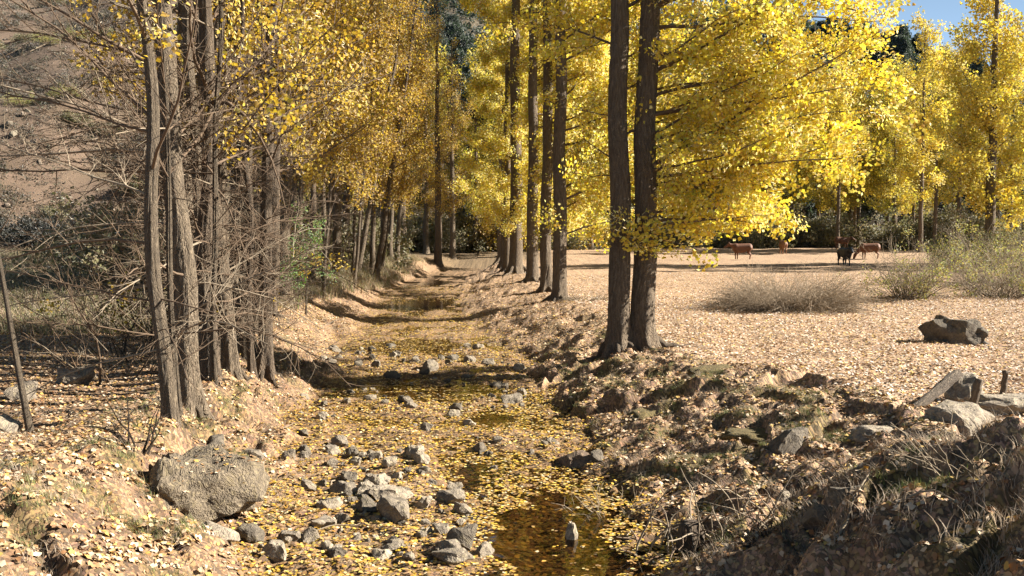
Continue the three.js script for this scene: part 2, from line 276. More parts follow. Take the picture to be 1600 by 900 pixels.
// trunk bump: long furrows standing proud and sunk, and lobes at the foot
const furrow = (seed, depth) => (L, ca, sa, r, a) => { const k = 0.5 + r * 13, w = 1 - Math.abs(n3(ca * k + seed, sa * k, L * 2.4)); const flare = Math.exp(-L / 0.4); return -depth * Math.pow(w, 4) * sst(0.05, 0.2, r) * 1.2 + depth * 0.5 * n3(ca * 2 + seed, sa * 2, L * 0.7) + r * flare * (0.24 * Math.cos(a * 5 + seed) + 0.18 * Math.cos(a * 3 + seed * 2)); };

function tree(o) {
  const r = rngOf(o.seed), g = thing(o.name ?? 'poplar_tree', o.label, 'tree', o.group);
  g.position.set(o.x, H(o.x, -o.D) - 0.12, -o.D);
  // trunk
  const n = o.fine ? 150 : 26, pts = [], rad = [];
  for (let i = 0; i <= n; i++) { const f = Math.pow(i / n, o.fine ? 1.35 : 1.15), h = f * o.h, k = o.seed * 3.1; pts.push(V((o.lx ?? 0) * h + (o.curve ?? 0) * h * h + (o.wob ?? 0.06) * n2(h * 0.22, k) * Math.min(1, h / 2), h, (o.lz ?? 0) * h + (o.wob ?? 0.06) * n2(h * 0.22, k + 50) * Math.min(1, h / 2))); rad.push(o.r * Math.pow(1 - 0.93 * f, 0.8) + o.r * (o.flare ?? 0.55) * Math.exp(-h / 0.33)); }
  part('trunk', tube(pts, rad, o.fine ? 44 : 12, o.fine ? furrow(o.seed, o.furrow ?? 0.022) : null, Math.max(1, Math.round(o.r * 6.3))), o.bark ?? M.bark, g);
  const at_h = (h) => { const f = Math.pow(h / o.h, 1 / (o.fine ? 1.35 : 1.15)); return at(pts, Math.min(0.999, f)); };
  const rad_h = (h) => o.r * Math.pow(1 - 0.93 * h / o.h, 0.8);
  for (let k = 0; k < (o.roots ?? 0); k++) { // surface roots running out over the soil
    const a = k / o.roots * 6.283 + r(), len = o.r * (2.4 + 2.4 * r()), rp = [], bend = (r() - 0.5) * 0.9;
    for (let i = 0; i <= 8; i++) { const t = i / 8, an = a + bend * t, d = o.r * 0.8 + len * t, X = Math.cos(an) * d, Z = Math.sin(an) * d, y = H(o.x + X, -o.D + Z) - g.position.y; rp.push(V(X, lerp(0.34 * o.r / 0.27, y + 0.015 - 0.05 * t, sst(0, 0.35, t)), Z)); }
    part('root', tube(rp, taper(9, o.r * 0.34, 0.012), 8, (L, ca, sa, q) => 0.18 * q * n3(ca * 2, sa * 2, L * 5 + k)), o.bark ?? M.bark, g);
  }
  const leaves = [], high = [];
  const limb = (h, az, len, rise, lift, leafy, jit = 0.28, bare = 0, thick = 1) => {
    const from = at_h(h), r0 = Math.min(rad_h(h) * 0.4, (0.010 + 0.0075 * len) * (0.6 + 0.6 * r()) * thick * (bare ? 0.62 : 1)), steps = Math.max(5, Math.round(len * 2.2));
    const d = V(Math.cos(az) * Math.cos(rise), Math.sin(rise), -Math.sin(az) * Math.cos(rise)), lp = wander(r, from, d, len, steps, lift, jit);
    const geos = [tube(lp, taper(lp.length, r0, 0.005), h < 9 && o.fine ? 7 : 4, null)];
    const tw = Math.round(len * (o.twigs ?? 3.0) * (bare ? 1.5 : 1) * (h > (o.cut ?? 9) ? 0.5 : 1));
    for (let k = 0; k < tw; k++) {
      const t = 0.08 + 0.9 * r(), dd = dirAt(lp, t), side = V(r() - 0.5, (r() - 0.5) * 0.9 + (o.twigUp ?? 0.12), r() - 0.5).normalize(); dd.multiplyScalar(0.8).addScaledVector(side, 0.9).normalize();
      const tl = (0.35 + 0.9 * r()) * (0.35 + 0.22 * len) * (1.05 - 0.55 * t), q = wander(r, at(lp, t), dd, tl, 4, (o.twigLift ?? 0.1), 0.4);
      geos.push(tube(q, taper(5, Math.min(r0 * 0.45, 0.004 + 0.006 * tl), 0.0025), 3, null));
      if (bare && r() < 0.7) for (let z = 0; z < 4; z++) { const q2 = wander(r, at(q, 0.2 + 0.7 * r()), V(r() - 0.5, r() - 0.5, r() - 0.5).addScaledVector(dd, 0.7), tl * 0.5 * (0.4 + r()), 3, 0, 0.5); geos.push(tube(q2, taper(4, 0.0035, 0.0018), 3, null)); }
      const nl = Math.round(tl * leafy * (h > (o.cut ?? 9) ? 0.7 : 1) * (h > 8.6 ? (o.dense ?? 1) : 1) * (0.6 + 0.8 * r()));
      for (let m = 0; m < nl; m++) { const p = at(q, 0.25 + 0.75 * r()); p.x += (r() - 0.5) * 0.3; p.y += (r() - 0.5) * 0.3 - 0.05; p.z += (r() - 0.5) * 0.3; (h > (o.cut ?? 9) ? high : leaves).push(p); }
    }
    const m = part('limb', mergeGeometries(geos), bare ? (r() < 0.25 ? M.deadwood : M.twig) : (o.twigMat ?? M.twig), g); m.userData.label = bare ? 'bare limb with thin twigs' : undefined; if (!bare) delete m.userData.label;
  };
  (o.limbs ?? []).forEach((a) => limb(...a));
  for (let k = 0; k < o.n; k++) {
    const h = lerp(o.from, o.h * 0.97, Math.pow((k + r() * 0.8) / o.n, o.spread ?? 1)), f = h / o.h;
    const az = r() < (o.bias ?? 0) ? o.az + (r() - 0.5) * o.fan : r() * 6.2832;
    const reach = o.reach * (0.6 + 0.6 * r()) * (f < 0.6 ? 1 : 1 - 0.7 * (f - 0.6) / 0.4) * (o.bias && Math.cos(az - o.az) < 0.2 ? (o.short ?? 0.5) : 1);
    limb(h, az, reach, (o.rise ?? 0.35) + (r() - 0.4) * 0.4 + f * (o.steep ?? 0.5), (o.lift ?? 0.25) + (r() - 0.5) * 0.3, o.leafy, 0.28);
  }
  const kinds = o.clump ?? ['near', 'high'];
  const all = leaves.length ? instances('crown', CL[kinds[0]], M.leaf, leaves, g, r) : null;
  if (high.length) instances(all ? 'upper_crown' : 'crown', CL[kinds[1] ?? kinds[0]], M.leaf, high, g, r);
  return g;
}
const T0 = Date.now(); let nLeaf = 0;
const ORD = ['first', 'second', 'third', 'fourth', 'fifth', 'sixth', 'seventh', 'eighth', 'ninth', 'tenth', 'eleventh', 'twelfth', 'thirteenth', 'fourteenth', 'fifteenth', 'sixteenth', 'seventeenth', 'eighteenth', 'nineteenth', 'twentieth'];

// the two big poplars on the right bank
const GR = 'poplars along the right bank';
const rightCommon = { group: GR, bias: 0.86, az: 0.55, fan: 2.5, short: 0.28, steep: 0.5, rise: 0.16, lift: 0.18, twigs: 4.6, dense: 2.0, roots: 7 };
tree({ ...rightCommon, seed: 201, x: 2.36, D: 21.3, h: 29, r: 0.25, lx: 0.002, fine: true, n: 36, from: 4.0, reach: 4.2, leafy: 2.2, bias: 0.9, az: 0.9, short: 0.35, label: 'left trunk of the twin poplars on the right bank', limbs: [[5.3, 3.0, 1.6, 0.1, 0.1, 0.8], [4.3, 2.9, 1.3, 0.35, 0.2, 0.6], [4.9, 0.1, 1.2, 0.7, 0.3, 1], [2.8, -1.2, 1.1, 0.0, -0.5, 2.2], [3.0, -1.7, 1.1, -0.1, -0.5, 2.0]] });
tree({ ...rightCommon, seed: 202, x: 2.92, D: 21.5, h: 30, r: 0.275, lx: 0.012, fine: true, n: 44, from: 3.6, reach: 5.0, leafy: 2.3, bias: 0.95, az: 0.25, fan: 1.9, label: 'right trunk of the twin poplars with bright yellow boughs over the field', limbs: [
  [4.1, -0.25, 5.6, 0.46, 0.05, 2.6, 0.08, 0, 1.7], [3.9, -0.3, 5.0, 0.08, 0.02, 3.0, 0.12, 0, 1.4], [5.3, -0.2, 4.6, 0.1, 0.0, 3, 0.12, 0, 1.4], [3.1, 0.25, 4.4, 0.14, 0.05, 3.4], [2.9, 0.0, 3.4, 0.06, 0.0, 3.4], [2.8, -0.5, 2.8, 0.06, 0.0, 2.6], [2.8, 0.55, 3.8, 0.1, 0.0, 3.4], [3.4, -0.15, 4.4, 0.14, 0.05, 3.4], [3.7, 0.4, 5.2, 0.16, 0.0, 3.4], [4.5, -0.25, 5.0, 0.12, 0, 2.2], [4.7, 0.3, 5.2, 0.2, 0.0, 2.2], [5.8, 0.05, 5.4, 0.28, -0.1, 2.2], [6.6, 0.2, 5.2, 0.2, 0.0, 2.2], [7.2, -0.2, 5.0, 0.15, 0, 2.2], [7.7, 0.15, 5.4, 0.22, 0, 2.4], [8.3, -0.1, 5.2, 0.2, 0, 2.4], [8.7, 0.35, 5.2, 0.15, 0, 2.4], [6.2, -0.15, 5.6, 0.32, 0, 2.2], [8.9, 0.0, 5.6, 0.3, 0, 2.4], [4.0, -0.9, 3.6, 0.2, 0, 3.4], [5.2, -0.8, 3.8, 0.2, 0, 2.4], [6.4, -0.9, 3.6, 0.2, 0, 2.4], [7.6, -1.0, 3.6, 0.2, 0, 2.4], [2.5, -1.0, 1.4, 0.05, -0.4, 3], [2.8, -1.9, 1.0, 0.0, -0.4, 2.6]] });
// the rest of that row, running away from us
[[1.76, 35.7, 0.27, 31, 0.003], [1.53, 42.6, 0.27, 30, 0.001], [1.10, 51, 0.32, 32, 0.0], [0.24, 59.5, 0.42, 33, -0.003], [-0.34, 64.6, 0.28, 30, 0.004], [-0.6, 74, 0.34, 31, 0.004], [-0.95, 87, 0.38, 31, 0.002], [-0.8, 99, 0.34, 30, 0]].forEach(([x, D, rr, h, lx], i) =>
  tree({ ...rightCommon, seed: 210 + i, x, D, r: rr, h, lx, fine: i < 2, n: 66, from: 2.4, reach: 4.8, leafy: 3.8, bias: i < 3 ? 0.9 : 0.6, az: i < 3 ? 0.4 : 0.2, fan: i < 3 ? 2.2 : 2.6, short: i < 3 ? 0.3 : 0.75, twigs: 3.6, cut: 16, clump: ['mid', 'high'], label: `${ORD[i]} tall straight poplar in the right row behind the twin poplars` }));
console.log('right row', Date.now() - T0);

// the crowded row on the left bank
const GL = 'crowded trees along the left bank';
const leftTrees = [ // x, D, r, height, lean, curve, limbs, label
  [-4.41, 12.3, 0.095, 15, -0.045, -0.001, 12, 'slim rough trunk nearest on the left bank behind the mossy boulder'],
  [-4.74, 14.0, 0.175, 19, -0.052, 0.001, 16, 'thick pale furrowed trunk behind the slim nearest left trunk'],
  [-4.95, 15.6, 0.14, 18, 0.0, 0.0, 14, 'dark upright trunk just right of the thick pale furrowed trunk'],
  [-4.90, 16.7, 0.13, 17, -0.10, 0.022, 14, 'trunk curving left then back right in the left clump'],
  [-5.65, 19.9, 0.25, 21, 0.004, 0.0, 18, 'broadest trunk at the back of the near left clump'],
  [-4.66, 18.0, 0.13, 17, 0.035, 0.002, 14, 'dark slender trunk at the right edge of the near left clump'],
  [-5.25, 16.3, 0.11, 17, -0.02, 0.0, 10, 'slim trunk squeezed between the dark upright one and the curving one'], [-5.4, 17.6, 0.15, 18, 0.015, 0.0, 12, 'mid sized trunk in the middle of the near left clump'], [-5.0, 19.2, 0.12, 18, 0.05, 0.0, 12, 'slim trunk leaning right behind the dark slender one'], [-6.0, 18.2, 0.16, 18, -0.03, 0.0, 12, 'trunk at the back left of the near left clump'],
  [-4.62, 13.2, 0.045, 11, -0.03, 0.0, 4, 'thinnest stem just behind the slim nearest left trunk'], [-5.08, 14.8, 0.06, 13, -0.06, 0.0, 4, 'thin stem left of the thick pale furrowed trunk'], [-4.72, 15.1, 0.05, 12, 0.02, 0.0, 4, 'thin straight stem right of the thick pale furrowed trunk'], [-5.6, 16.8, 0.08, 14, -0.07, 0.0, 5, 'thin stem leaning left at the back of the near left clump'], [-4.72, 17.3, 0.06, 13, -0.02, 0.0, 4, 'thin stem close left of the dark slender trunk'], [-5.3, 18.9, 0.075, 14, 0.03, 0.0, 5, 'thin stem between the broadest trunk and the dark slender one'],
  [-6.1, 22.5, 0.19, 19, 0.03, 0.0, 16, 'leaning trunk just behind the near left clump'],
  [-7.0, 27.5, 0.2, 19, 0.045, 0.0, 16, 'solitary shaded trunk between the near left clump and the green sapling'],
  [-8.0, 33.8, 0.26, 20, 0.005, 0.0, 16, 'stout trunk beside the green leaved sapling'],
  [-8.7, 39.5, 0.15, 18, 0.01, 0.0, 12], [-9.4, 45, 0.16, 18, 0.02, 0.0, 12], [-9.1, 46.5, 0.14, 18, 0.01, 0, 12], [-9.45, 51, 0.25, 20, 0.055, 0, 14], [-9.9, 57.5, 0.25, 20, 0.0, 0, 14], [-9.05, 56, 0.17, 19, 0.19, -0.004, 10], [-8.75, 60, 0.18, 19, 0.03, 0, 12], [-8.2, 57.7, 0.18, 19, 0.16, -0.004, 10], [-10.1, 70, 0.24, 20, -0.04, 0, 14], [-9.9, 78, 0.24, 21, 0.02, 0, 14], [-10.3, 90, 0.4, 22, 0.0, 0, 16],
  [-7.6, 30.5, 0.13, 18, 0.02, 0, 12], [-8.5, 36.5, 0.12, 18, 0.06, 0, 12], [-8.3, 42, 0.12, 18, 0.09, 0, 12], [-9.0, 66, 0.17, 20, 0.05, 0, 12], [-8.9, 74, 0.2, 20, 0.08, 0, 12], [-6.7, 87, 0.36, 24, 0.0, 0, 18], [-6.0, 97, 0.3, 22, 0.0, 0, 16], [-9, 101, 0.3, 22, 0.0, 0, 16], [-13, 95, 0.3, 22, 0.0, 0, 16],
  [-8.0, 48.5, 0.09, 15, 0.10, 0, 8], [-8.9, 53.5, 0.1, 16, 0.05, 0, 8], [-8.6, 63, 0.11, 17, 0.12, 0, 8], [-9.6, 61, 0.12, 17, 0.02, 0, 8], [-7.6, 38.5, 0.08, 14, 0.07, 0, 8],
  [-11.5, 50, 0.2, 20, 0, 0, 14], [-12.0, 64, 0.22, 21, 0.03, 0, 14], [-12.5, 80, 0.25, 22, 0, 0, 14], [-11.0, 38, 0.18, 19, 0.03, 0, 13],
];
leftTrees.forEach(([x, D, rr, h, lx, curve, n, label], i) => {
  const near = D < 23;
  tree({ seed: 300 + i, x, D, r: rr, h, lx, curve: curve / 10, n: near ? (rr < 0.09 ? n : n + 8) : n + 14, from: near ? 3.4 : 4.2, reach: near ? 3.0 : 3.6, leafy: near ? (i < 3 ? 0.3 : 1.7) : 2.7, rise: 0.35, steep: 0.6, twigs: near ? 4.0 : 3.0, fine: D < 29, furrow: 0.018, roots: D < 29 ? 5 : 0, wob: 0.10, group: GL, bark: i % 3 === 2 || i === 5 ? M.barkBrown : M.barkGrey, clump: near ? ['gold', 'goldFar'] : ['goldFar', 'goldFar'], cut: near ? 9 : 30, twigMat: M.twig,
    label: label ? label : i > 38 ? `${ORD[i - 39]} trunk of the back rank behind the left bank row` : `${ORD[i - 19]} slender far trunk along the left bank, counted from the green sapling` ,
    limbs: near ? bareLimbs(i) : [] });
});
function bareLimbs(i) {
  const r = rngOf(900 + i), out = [];
  if (i === 0) out.push([1.75, 3.0, 2.3, 0.1, -0.15, 0, 0.3, 1], [1.15, 3.3, 2.1, -0.05, -0.2, 0, 0.3, 1], [1.8, -0.5, 1.4, 0.1, -1.0, 0, 0.4, 1], [2.5, 3.1, 3.4, 0.0, -0.2, 0, 0.3, 1], [3.1, 2.8, 3.2, 0.3, 0.1, 0.1, 0.3, 1], [3.9, 3.3, 3.6, 0.35, -0.2, 0.1, 0.3, 1], [1.4, -0.9, 1.3, 0.2, -1.2, 0, 0.4, 1]);
  else for (let k = 0; k < 15; k++) out.push([0.8 + 4.9 * r(), i < 3 && r() < 0.6 ? 2.6 + r() : r() * 6.283, 1.1 + 1.9 * r(), 0.1 + 0.6 * r(), -0.9 + 0.7 * r(), 0.1, 0.5, 1]);
  if (i === 2) out.push([4.7, -0.5, 2.7, 0.35, -2.4, 0, 0.15, 1, 2.4], [3.3, -0.9, 2.0, 0.5, -2.2, 0, 0.2, 1, 1.8]);
  if (i === 1) out.push([2.75, 3.2, 1.0, 0.1, 0.2, 0, 0.15, 1, 2.2], [3.6, 3.2, 4.2, 0.12, -0.15, 0.15, 0.25, 1], [4.5, 2.9, 4.6, 0.2, -0.1, 0.2, 0.25, 1], [2.9, 3.4, 3.6, 0.05, -0.2, 0.1, 0.3, 1], [5.2, 3.3, 4.4, 0.3, -0.2, 0.3, 0.25, 1], [5.8, 2.9, 4.6, 0.35, 0, 0.5, 0.25, 1], [6.4, 3.2, 4.8, 0.3, -0.1, 0.6, 0.25, 1], [7.0, 3.0, 4.6, 0.35, 0, 0.8, 0.25, 1], [3.9, 3.0, 4.0, 0.25, -0.1, 0.2, 0.25, 1], [4.1, 3.5, 3.6, 0.25, -0.1, 0.2, 0.25, 1], [2.0, 3.3, 2.8, 0.0, -0.2, 0, 0.3, 1]);
  return out;
}
console.log('left row', Date.now() - T0);

// woods across the field: four grown patterns, each tree a copy with its own place
const GF = 'yellow poplars of the wood across the field';
const far = [0, 1, 2, 3].map((k) => tree({ seed: 400 + k, x: 60 + 8 * k, D: 125, h: 25, r: 0.28, n: 46, from: 3.8 + k, spread: 0.9, reach: 4.4 + 0.4 * k, leafy: 1.5, twigs: 1.6, rise: 0.45, steep: 0.5, clump: k % 2 ? ['far', 'far'] : ['farGreen', 'farGreen'], cut: 99, bark: M.bark, group: GF, label: 'x' }));
tree({ seed: 440, x: 37.8, D: 76, h: 27, r: 0.42, n: 40, from: 3.0, reach: 5.2, leafy: 2.0, twigs: 2.0, rise: 0.35, steep: 0.6, clump: ['far', 'far'], cut: 99, bark: M.bark, label: 'large forked yellow poplar standing forward at the right edge of the field', limbs: [[10, 2.6, 9, 1.0, 0.1, 0.8, 0.1], [11.5, 0.5, 9, 1.15, 0.1, 0.8, 0.1], [11, 3.6, 8, 0.85, 0.1, 0.8, 0.1], [9, 0.1, 7, 0.7, 0.1, 1.2, 0.1]] });
const farSpots = [[47, 73, 1.0, 0, 'poplar beyond the right edge shading the far field'], [54, 69, 1.0, 2, 'rear poplar beyond the right edge shading the far field'], [50, 79, 1.0, 3, 'poplar beyond the right edge beside the forked one'],  [44.2, 104, 1.0, 1, 'tall yellow poplar against the sky right of the near bough'], [47.5, 108, 0.9, 2, 'slim dark trunked poplar beside the tall one against the sky'], [52, 112, 0.95, 3, 'yellow poplar between the slim trunk and the forked poplar'], [58, 112, 0.98, 0, 'poplar directly behind the forked poplar'], [63, 108, 1.0, 2, 'poplar at the right edge behind the shrubs'], [40, 118, 0.9, 3, 'poplar behind the grazing cattle'], [48, 121, 0.93, 0, 'poplar behind the slim dark trunked poplar']];
for (let k = 0; k < 34; k++) { const r = rngOf(700 + k); farSpots.push([2 + k * 1.7 + 3 * r(), 128 + 16 * r() + (k % 2) * 6, 0.85 + 0.2 * r(), k % 4, `${ORD[k % 20]} poplar from the left in the ${k > 19 ? 'right' : 'left'} half of the wood beyond the cattle`]); }
[[-4, 106, 0.9, 0], [-8.5, 110, 0.95, 2], [-13, 107, 0.9, 0], [-1, 111, 0.95, 2], [-18, 112, 0.9, 1], [2.5, 116, 0.95, 0], [-24, 116, 0.8, 2], [5, 104, 0.95, 1], [9, 109, 0.95, 3], [12.5, 113, 0.95, 2]].forEach(([x, D, s, k], j) => farSpots.push([x, D, s, k, `${ORD[j]} poplar planted in the group closing the end of the stream`]));
for (let k = 0; k < 9; k++) { const r = rngOf(760 + k); farSpots.push([56 + k * 4.5 + 2 * r(), 122 + 12 * r(), 0.9 + 0.2 * r(), (k + 1) % 4, `${ORD[k]} poplar from the left in the rear rank behind the forked poplar`]); }
{ // place them: the first copy of each pattern is the pattern itself
  const seen = {};
  farSpots.forEach(([x, D, s, kind, label], i) => { let o = far[kind]; if (seen[kind]) { o = far[kind].clone(); o.name = numbered('poplar_tree'); scene.add(o); } seen[kind] = 1; o.position.set(x, H(x, -D) - 0.15, -D); o.rotation.y = i * 2.4; o.scale.setScalar(s); o.userData = { label, category: 'tree', group: GF }; });
}
console.log('wood', Date.now() - T0);

// pines on the hills
const pine = (() => { const r = rngOf(77), g = thing('pine_tree', 'x', 'tree', 'dark pines on the far hills'); const pts = [V(0, 0, 0), V(0.1, 3, 0), V(0, 6, 0.1), V(0, 9, 0)]; part('trunk', tube(pts, [0.25, 0.2, 0.12, 0.03], 8), M.bark, g); const pl = []; for (let k = 0; k < 320; k++) { const h = 1.4 + 7.6 * Math.pow(r(), 0.8), a = r() * 6.283, R = (0.4 + 2.9 * Math.pow(Math.max(0, 1 - (h - 1.4) / 8.2), 0.7)) * Math.sqrt(r()) * (0.8 + 0.3 * Math.sin(a * 3 + h)); pl.push(V(R * Math.cos(a), h, R * Math.sin(a))); } instances('crown', CL.pine, M.leaf, pl, g, r); return g; })();
{
  const spots = []; const r = rngOf(78);
  for (let k = 0; k < 26; k++) spots.push([62 + k * 1.9 + 2 * r(), 215 + 50 * r(), 0.8 + 0.5 * r(), `${ORD[k % 20]} dark pine${k > 19 ? ' of the right end' : ''} from the left on the ridge under the sky`]);
  for (let k = 0; k < 18; k++) spots.push([4 + k * 5 + 3 * r(), 152 + 22 * r(), 0.8 + 0.4 * r(), `${ORD[k]} dark evergreen from the left behind the yellow wood`]);
  for (let k = 0; k < 20; k++) spots.push([-34 + k * 2.2 + 3 * r(), 150 + 45 * r(), 0.8 + 0.4 * r(), `${ORD[k]} dark evergreen from the left high on the slope above the stream`]);
  for (let k = 0; k < 20; k++) spots.push([-30 + k * 2.0 + 2 * r(), 126 + 40 * r(), 0.9 + 0.5 * r(), `${ORD[k]} dark evergreen from the left on the slope at the end of the stream`]);
  spots.forEach(([x, D, s, label], i) => { const o = i ? pine.clone() : pine; if (i) { o.name = numbered('pine_tree'); scene.add(o); } o.position.set(x, H(x, -D) - 0.3, -D); o.rotation.y = i * 1.9; o.scale.set(s, s * (0.85 + 0.3 * ((i * 7) % 5) / 5), s); o.userData = { label, category: 'tree', group: 'dark pines on the far hills' }; });
}

{ const r = rngOf(79), pl = []; for (let k = 0; k < 9000; k++) { const D = 135 + 180 * r(), x = -0.3 * D + (0.3 * D + 145) * r(); if (D - hillFoot(x) < 14 || (x < 20 && r() < 0.35)) continue; const p = V(x, H(x, -D) + 0.6 + 3.2 * r(), -D); p.s = 1.2 + 1.2 * r(); pl.push(p); } const im = instances('hill_pinewood', CL.pine, M.leaf, pl, scene, r, 0.3); im.userData = { kind: 'stuff', label: 'dark pinewood covering the far hills behind the poplars', category: 'pinewood' }; }
// ------------------------------------------------------------------ shrubs
function shrub(o) {
  const r = rngOf(o.seed), g = thing(o.name ?? 'shrub', o.label, o.cat ?? 'shrub', o.group); g.position.set(o.x, H(o.x, -o.D) - 0.05, -o.D);
  const geos = [], pl = [];
  for (let k = 0; k < o.stems; k++) {
    const a = r() * 6.283, R = o.w * 0.5 * Math.sqrt(r()) * 0.75, from = V(R * Math.cos(a), 0, R * Math.sin(a) * 0.8), up = o.up ?? 1;
    const p = wander(r, from, V(Math.cos(a) * (0.5 + r()) + (r() - 0.5), up * (0.5 + r()), Math.sin(a) * (0.5 + r()) + (r() - 0.5)), o.h * (0.7 + 0.7 * r()), 6, o.lift ?? -0.5, 0.55);
    geos.push(tube(p, taper(7, (o.tr ?? 0.012) * (k % 14 ? 1 : 2.2), 0.003), 3));
    for (let z = 0; z < (o.twigs ?? 3); z++) { const q = wander(r, at(p, 0.2 + 0.7 * r()), V(r() - 0.5, r() - 0.3, r() - 0.5), o.h * 0.35 * (0.5 + r()), 3, -0.1, 0.7); geos.push(tube(q, taper(4, (o.tr ?? 0.012) * 0.6, 0.002), 3)); if (o.leafy && r() < o.leafy) for (let m = 0; m < 2; m++) pl.push(at(q, 0.4 + 0.6 * r())); }
  }
  const st = part('stems', mergeGeometries(geos), o.mat ?? M.twig, g); st.userData.kind = 'stuff';
  if (pl.length) { if (o.ls) pl.forEach((p) => { p.s = o.ls; }); instances('foliage', CL[o.clump ?? 'shrub'], M.leaf, pl, g, r); }
  return g;
}
M.postWood = std({ map: barkTex, bumpMap: barkBump, bumpScale: 0.008, color: RGB(0.30, 0.25, 0.20) });
M.paleTwig = std({ map: barkTex, color: RGB(0.50, 0.43, 0.35) });
M.greyTwig = std({ map: barkTex, color: RGB(0.40, 0.35, 0.28) });
shrub({ seed: 500, x: 8.9, D: 31.0, w: 3.9, h: 1.5, stems: 1300, up: 0.8, lift: -0.9, tr: 0.011, mat: M.paleTwig, leafy: 0, label: 'wide leafless grey thorn bush on the leafy field', name: 'thorn_bush' });
shrub({ seed: 501, x: 15.2, D: 36.5, w: 1.7, h: 2.0, stems: 170, up: 1.7, lift: -0.2, leafy: 0.12, mat: M.greyTwig, label: 'upright half green shrub right of the thorn bush' });
shrub({ seed: 502, x: 19.4, D: 38, w: 3.0, h: 2.0, stems: 240, up: 1.3, lift: -0.3, leafy: 0.07, mat: M.greyTwig, label: 'big sprawling shrub with yellow green leaves at the right edge' });
shrub({ seed: 504, x: 24.5, D: 48, w: 4.5, h: 3.0, stems: 220, up: 1.4, lift: -0.3, leafy: 0.12, ls: 1.3, mat: M.greyTwig, label: 'tall yellow green shrub at the far right under the forked poplar' });
shrub({ seed: 505, x: 34.5, D: 72, w: 5, h: 2.4, stems: 200, up: 1.3, leafy: 0.5, ls: 2, mat: M.greyTwig, label: 'broad shrub at the foot of the forked poplar' });
{ // edge of the wood
  const r = rngOf(510);
  for (let k = 0; k < 22; k++) shrub({ seed: 520 + k, x: 6 + k * 3.0 + 2 * r(), D: 122 + 8 * r() - (k > 12 ? 12 : 0), w: 4 + 3 * r(), h: 2.4 + 2.2 * r(), stems: 60, up: 1.4, leafy: 0.9, ls: 2.2, tr: 0.03, clump: 'olive', group: 'undergrowth along the edge of the wood', label: `${ORD[k % 20]}${k > 19 ? ' rightmost' : ''} dull olive bush from the left along the edge of the wood` });
  for (let k = 0; k < 14; k++) shrub({ seed: 560 + k, x: -17 + k * 1.7 + r(), D: 106 + 9 * r(), w: 3.4 + 2 * r(), h: 2.6 + 3.0 * r(), stems: 80, up: 1.5, leafy: 0.9, ls: 2, tr: 0.03, clump: k % 3 ? 'olive' : 'goldFar', group: 'bushes closing the end of the stream', label: `${ORD[k]} bush from the left closing the end of the stream` });
  for (let k = 0; k < 7; k++) shrub({ seed: 580 + k, x: -52 + k * 2.9, D: 93 + 2 * r(), w: 4.2, h: 2.2 + 0.8 * r(), stems: 60, up: 1.2, leafy: 1, ls: 2, tr: 0.03, clump: 'bramble', group: 'dark hedge under the bare hillside', name: 'hedge_bush', label: `${ORD[k]} bush from the left in the dark hedge under the bare hillside` });
  for (let k = 0; k < 34; k++) { const D = 112 + 95 * r(), x = -D * (0.33 + 0.24 * r()); shrub({ seed: 600 + k, x, D, w: 1.6 + 2.4 * r(), h: 0.9 + 0.7 * r(), stems: 30, up: 1.2, leafy: 1, ls: 1.6, tr: 0.02, clump: k % 4 ? 'olive' : 'shrub', group: 'low shrubs dotted over the bare hillside', name: 'hill_shrub', label: 'low scrubby bush dotted on the bare left hillside' }); }
}
{ const r = rngOf(690), pl = []; for (let k = 0; k < 70000; k++) { const D = 104 + 120 * r(), x = -D * (0.16 + 0.42 * r()), u = D - hillFoot(x); if (u < 2 || fbm(x * 0.07 + 9, D * 0.07, 3) + 0.9 * (r() - 0.5) < -0.1) continue; const p = V(x, H(x, -D) + 0.05, -D); p.s = 0.35 + 1.3 * Math.pow(r(), 3); pl.push(p); } const im = instances('hillside_scrub', CL.scrub, M.leaf, pl, scene, r, 0.3); im.userData = { kind: 'stuff', label: 'dry low scrub and tussocks scattered over the bare hillside', category: 'scrub' }; }
{ const r = rngOf(692), pl = []; for (let k = 0; k < 1800; k++) { const D = 106 + 110 * r(), x = -D * (0.2 + 0.38 * r()); if (D - hillFoot(x) < 3) continue; const p = V(x, H(x, -D) + 0.02, -D); p.s = 0.12 + 0.4 * Math.pow(r(), 5); pl.push(p); } const im = instances('hillside_rocks', rockGeo(3, 1, 0.7, 0.9, 8, 1, 0.1), M.stone, pl, scene, r, 0.3); im.userData = { kind: 'stuff', label: 'loose rocks strewn over the bare hillside', category: 'rocks' }; }
{ const r = rngOf(691), at2 = [[-6.6, 16], [-7.4, 18.5], [-6.9, 20.5], [-7.6, 23], [-7.6, 26], [-8.4, 30], [-8.9, 34], [-9.8, 38], [-10.2, 43], [-10.8, 49], [-11.2, 55], [-9.4, 31], [-7.8, 21]]; at2.forEach(([x, D], k) => shrub({ seed: 660 + k, x, D, w: 1.6 + r(), h: 1.7 + 1.2 * r(), stems: k < 4 ? 18 : 36, up: 1.7, lift: -0.4, twigs: 6, tr: 0.011, leafy: k < 4 ? 0.012 : 0.05, clump: 'gold', mat: k % 3 ? M.barkBrown : M.twig, name: 'undergrowth_bush', group: 'twiggy undergrowth between the left trunks', label: `${ORD[k]} twiggy bush counted from the camera between the left bank trunks` })); }
shrub({ seed: 645, x: -4.05, D: 10.3, w: 0.25, h: 0.62, stems: 9, up: 3, lift: -0.2, twigs: 2, tr: 0.016, mat: M.darkWood, name: 'dead_shoots', cat: 'dead shoots', label: 'few dead upright shoots at the left end of the boulder' });
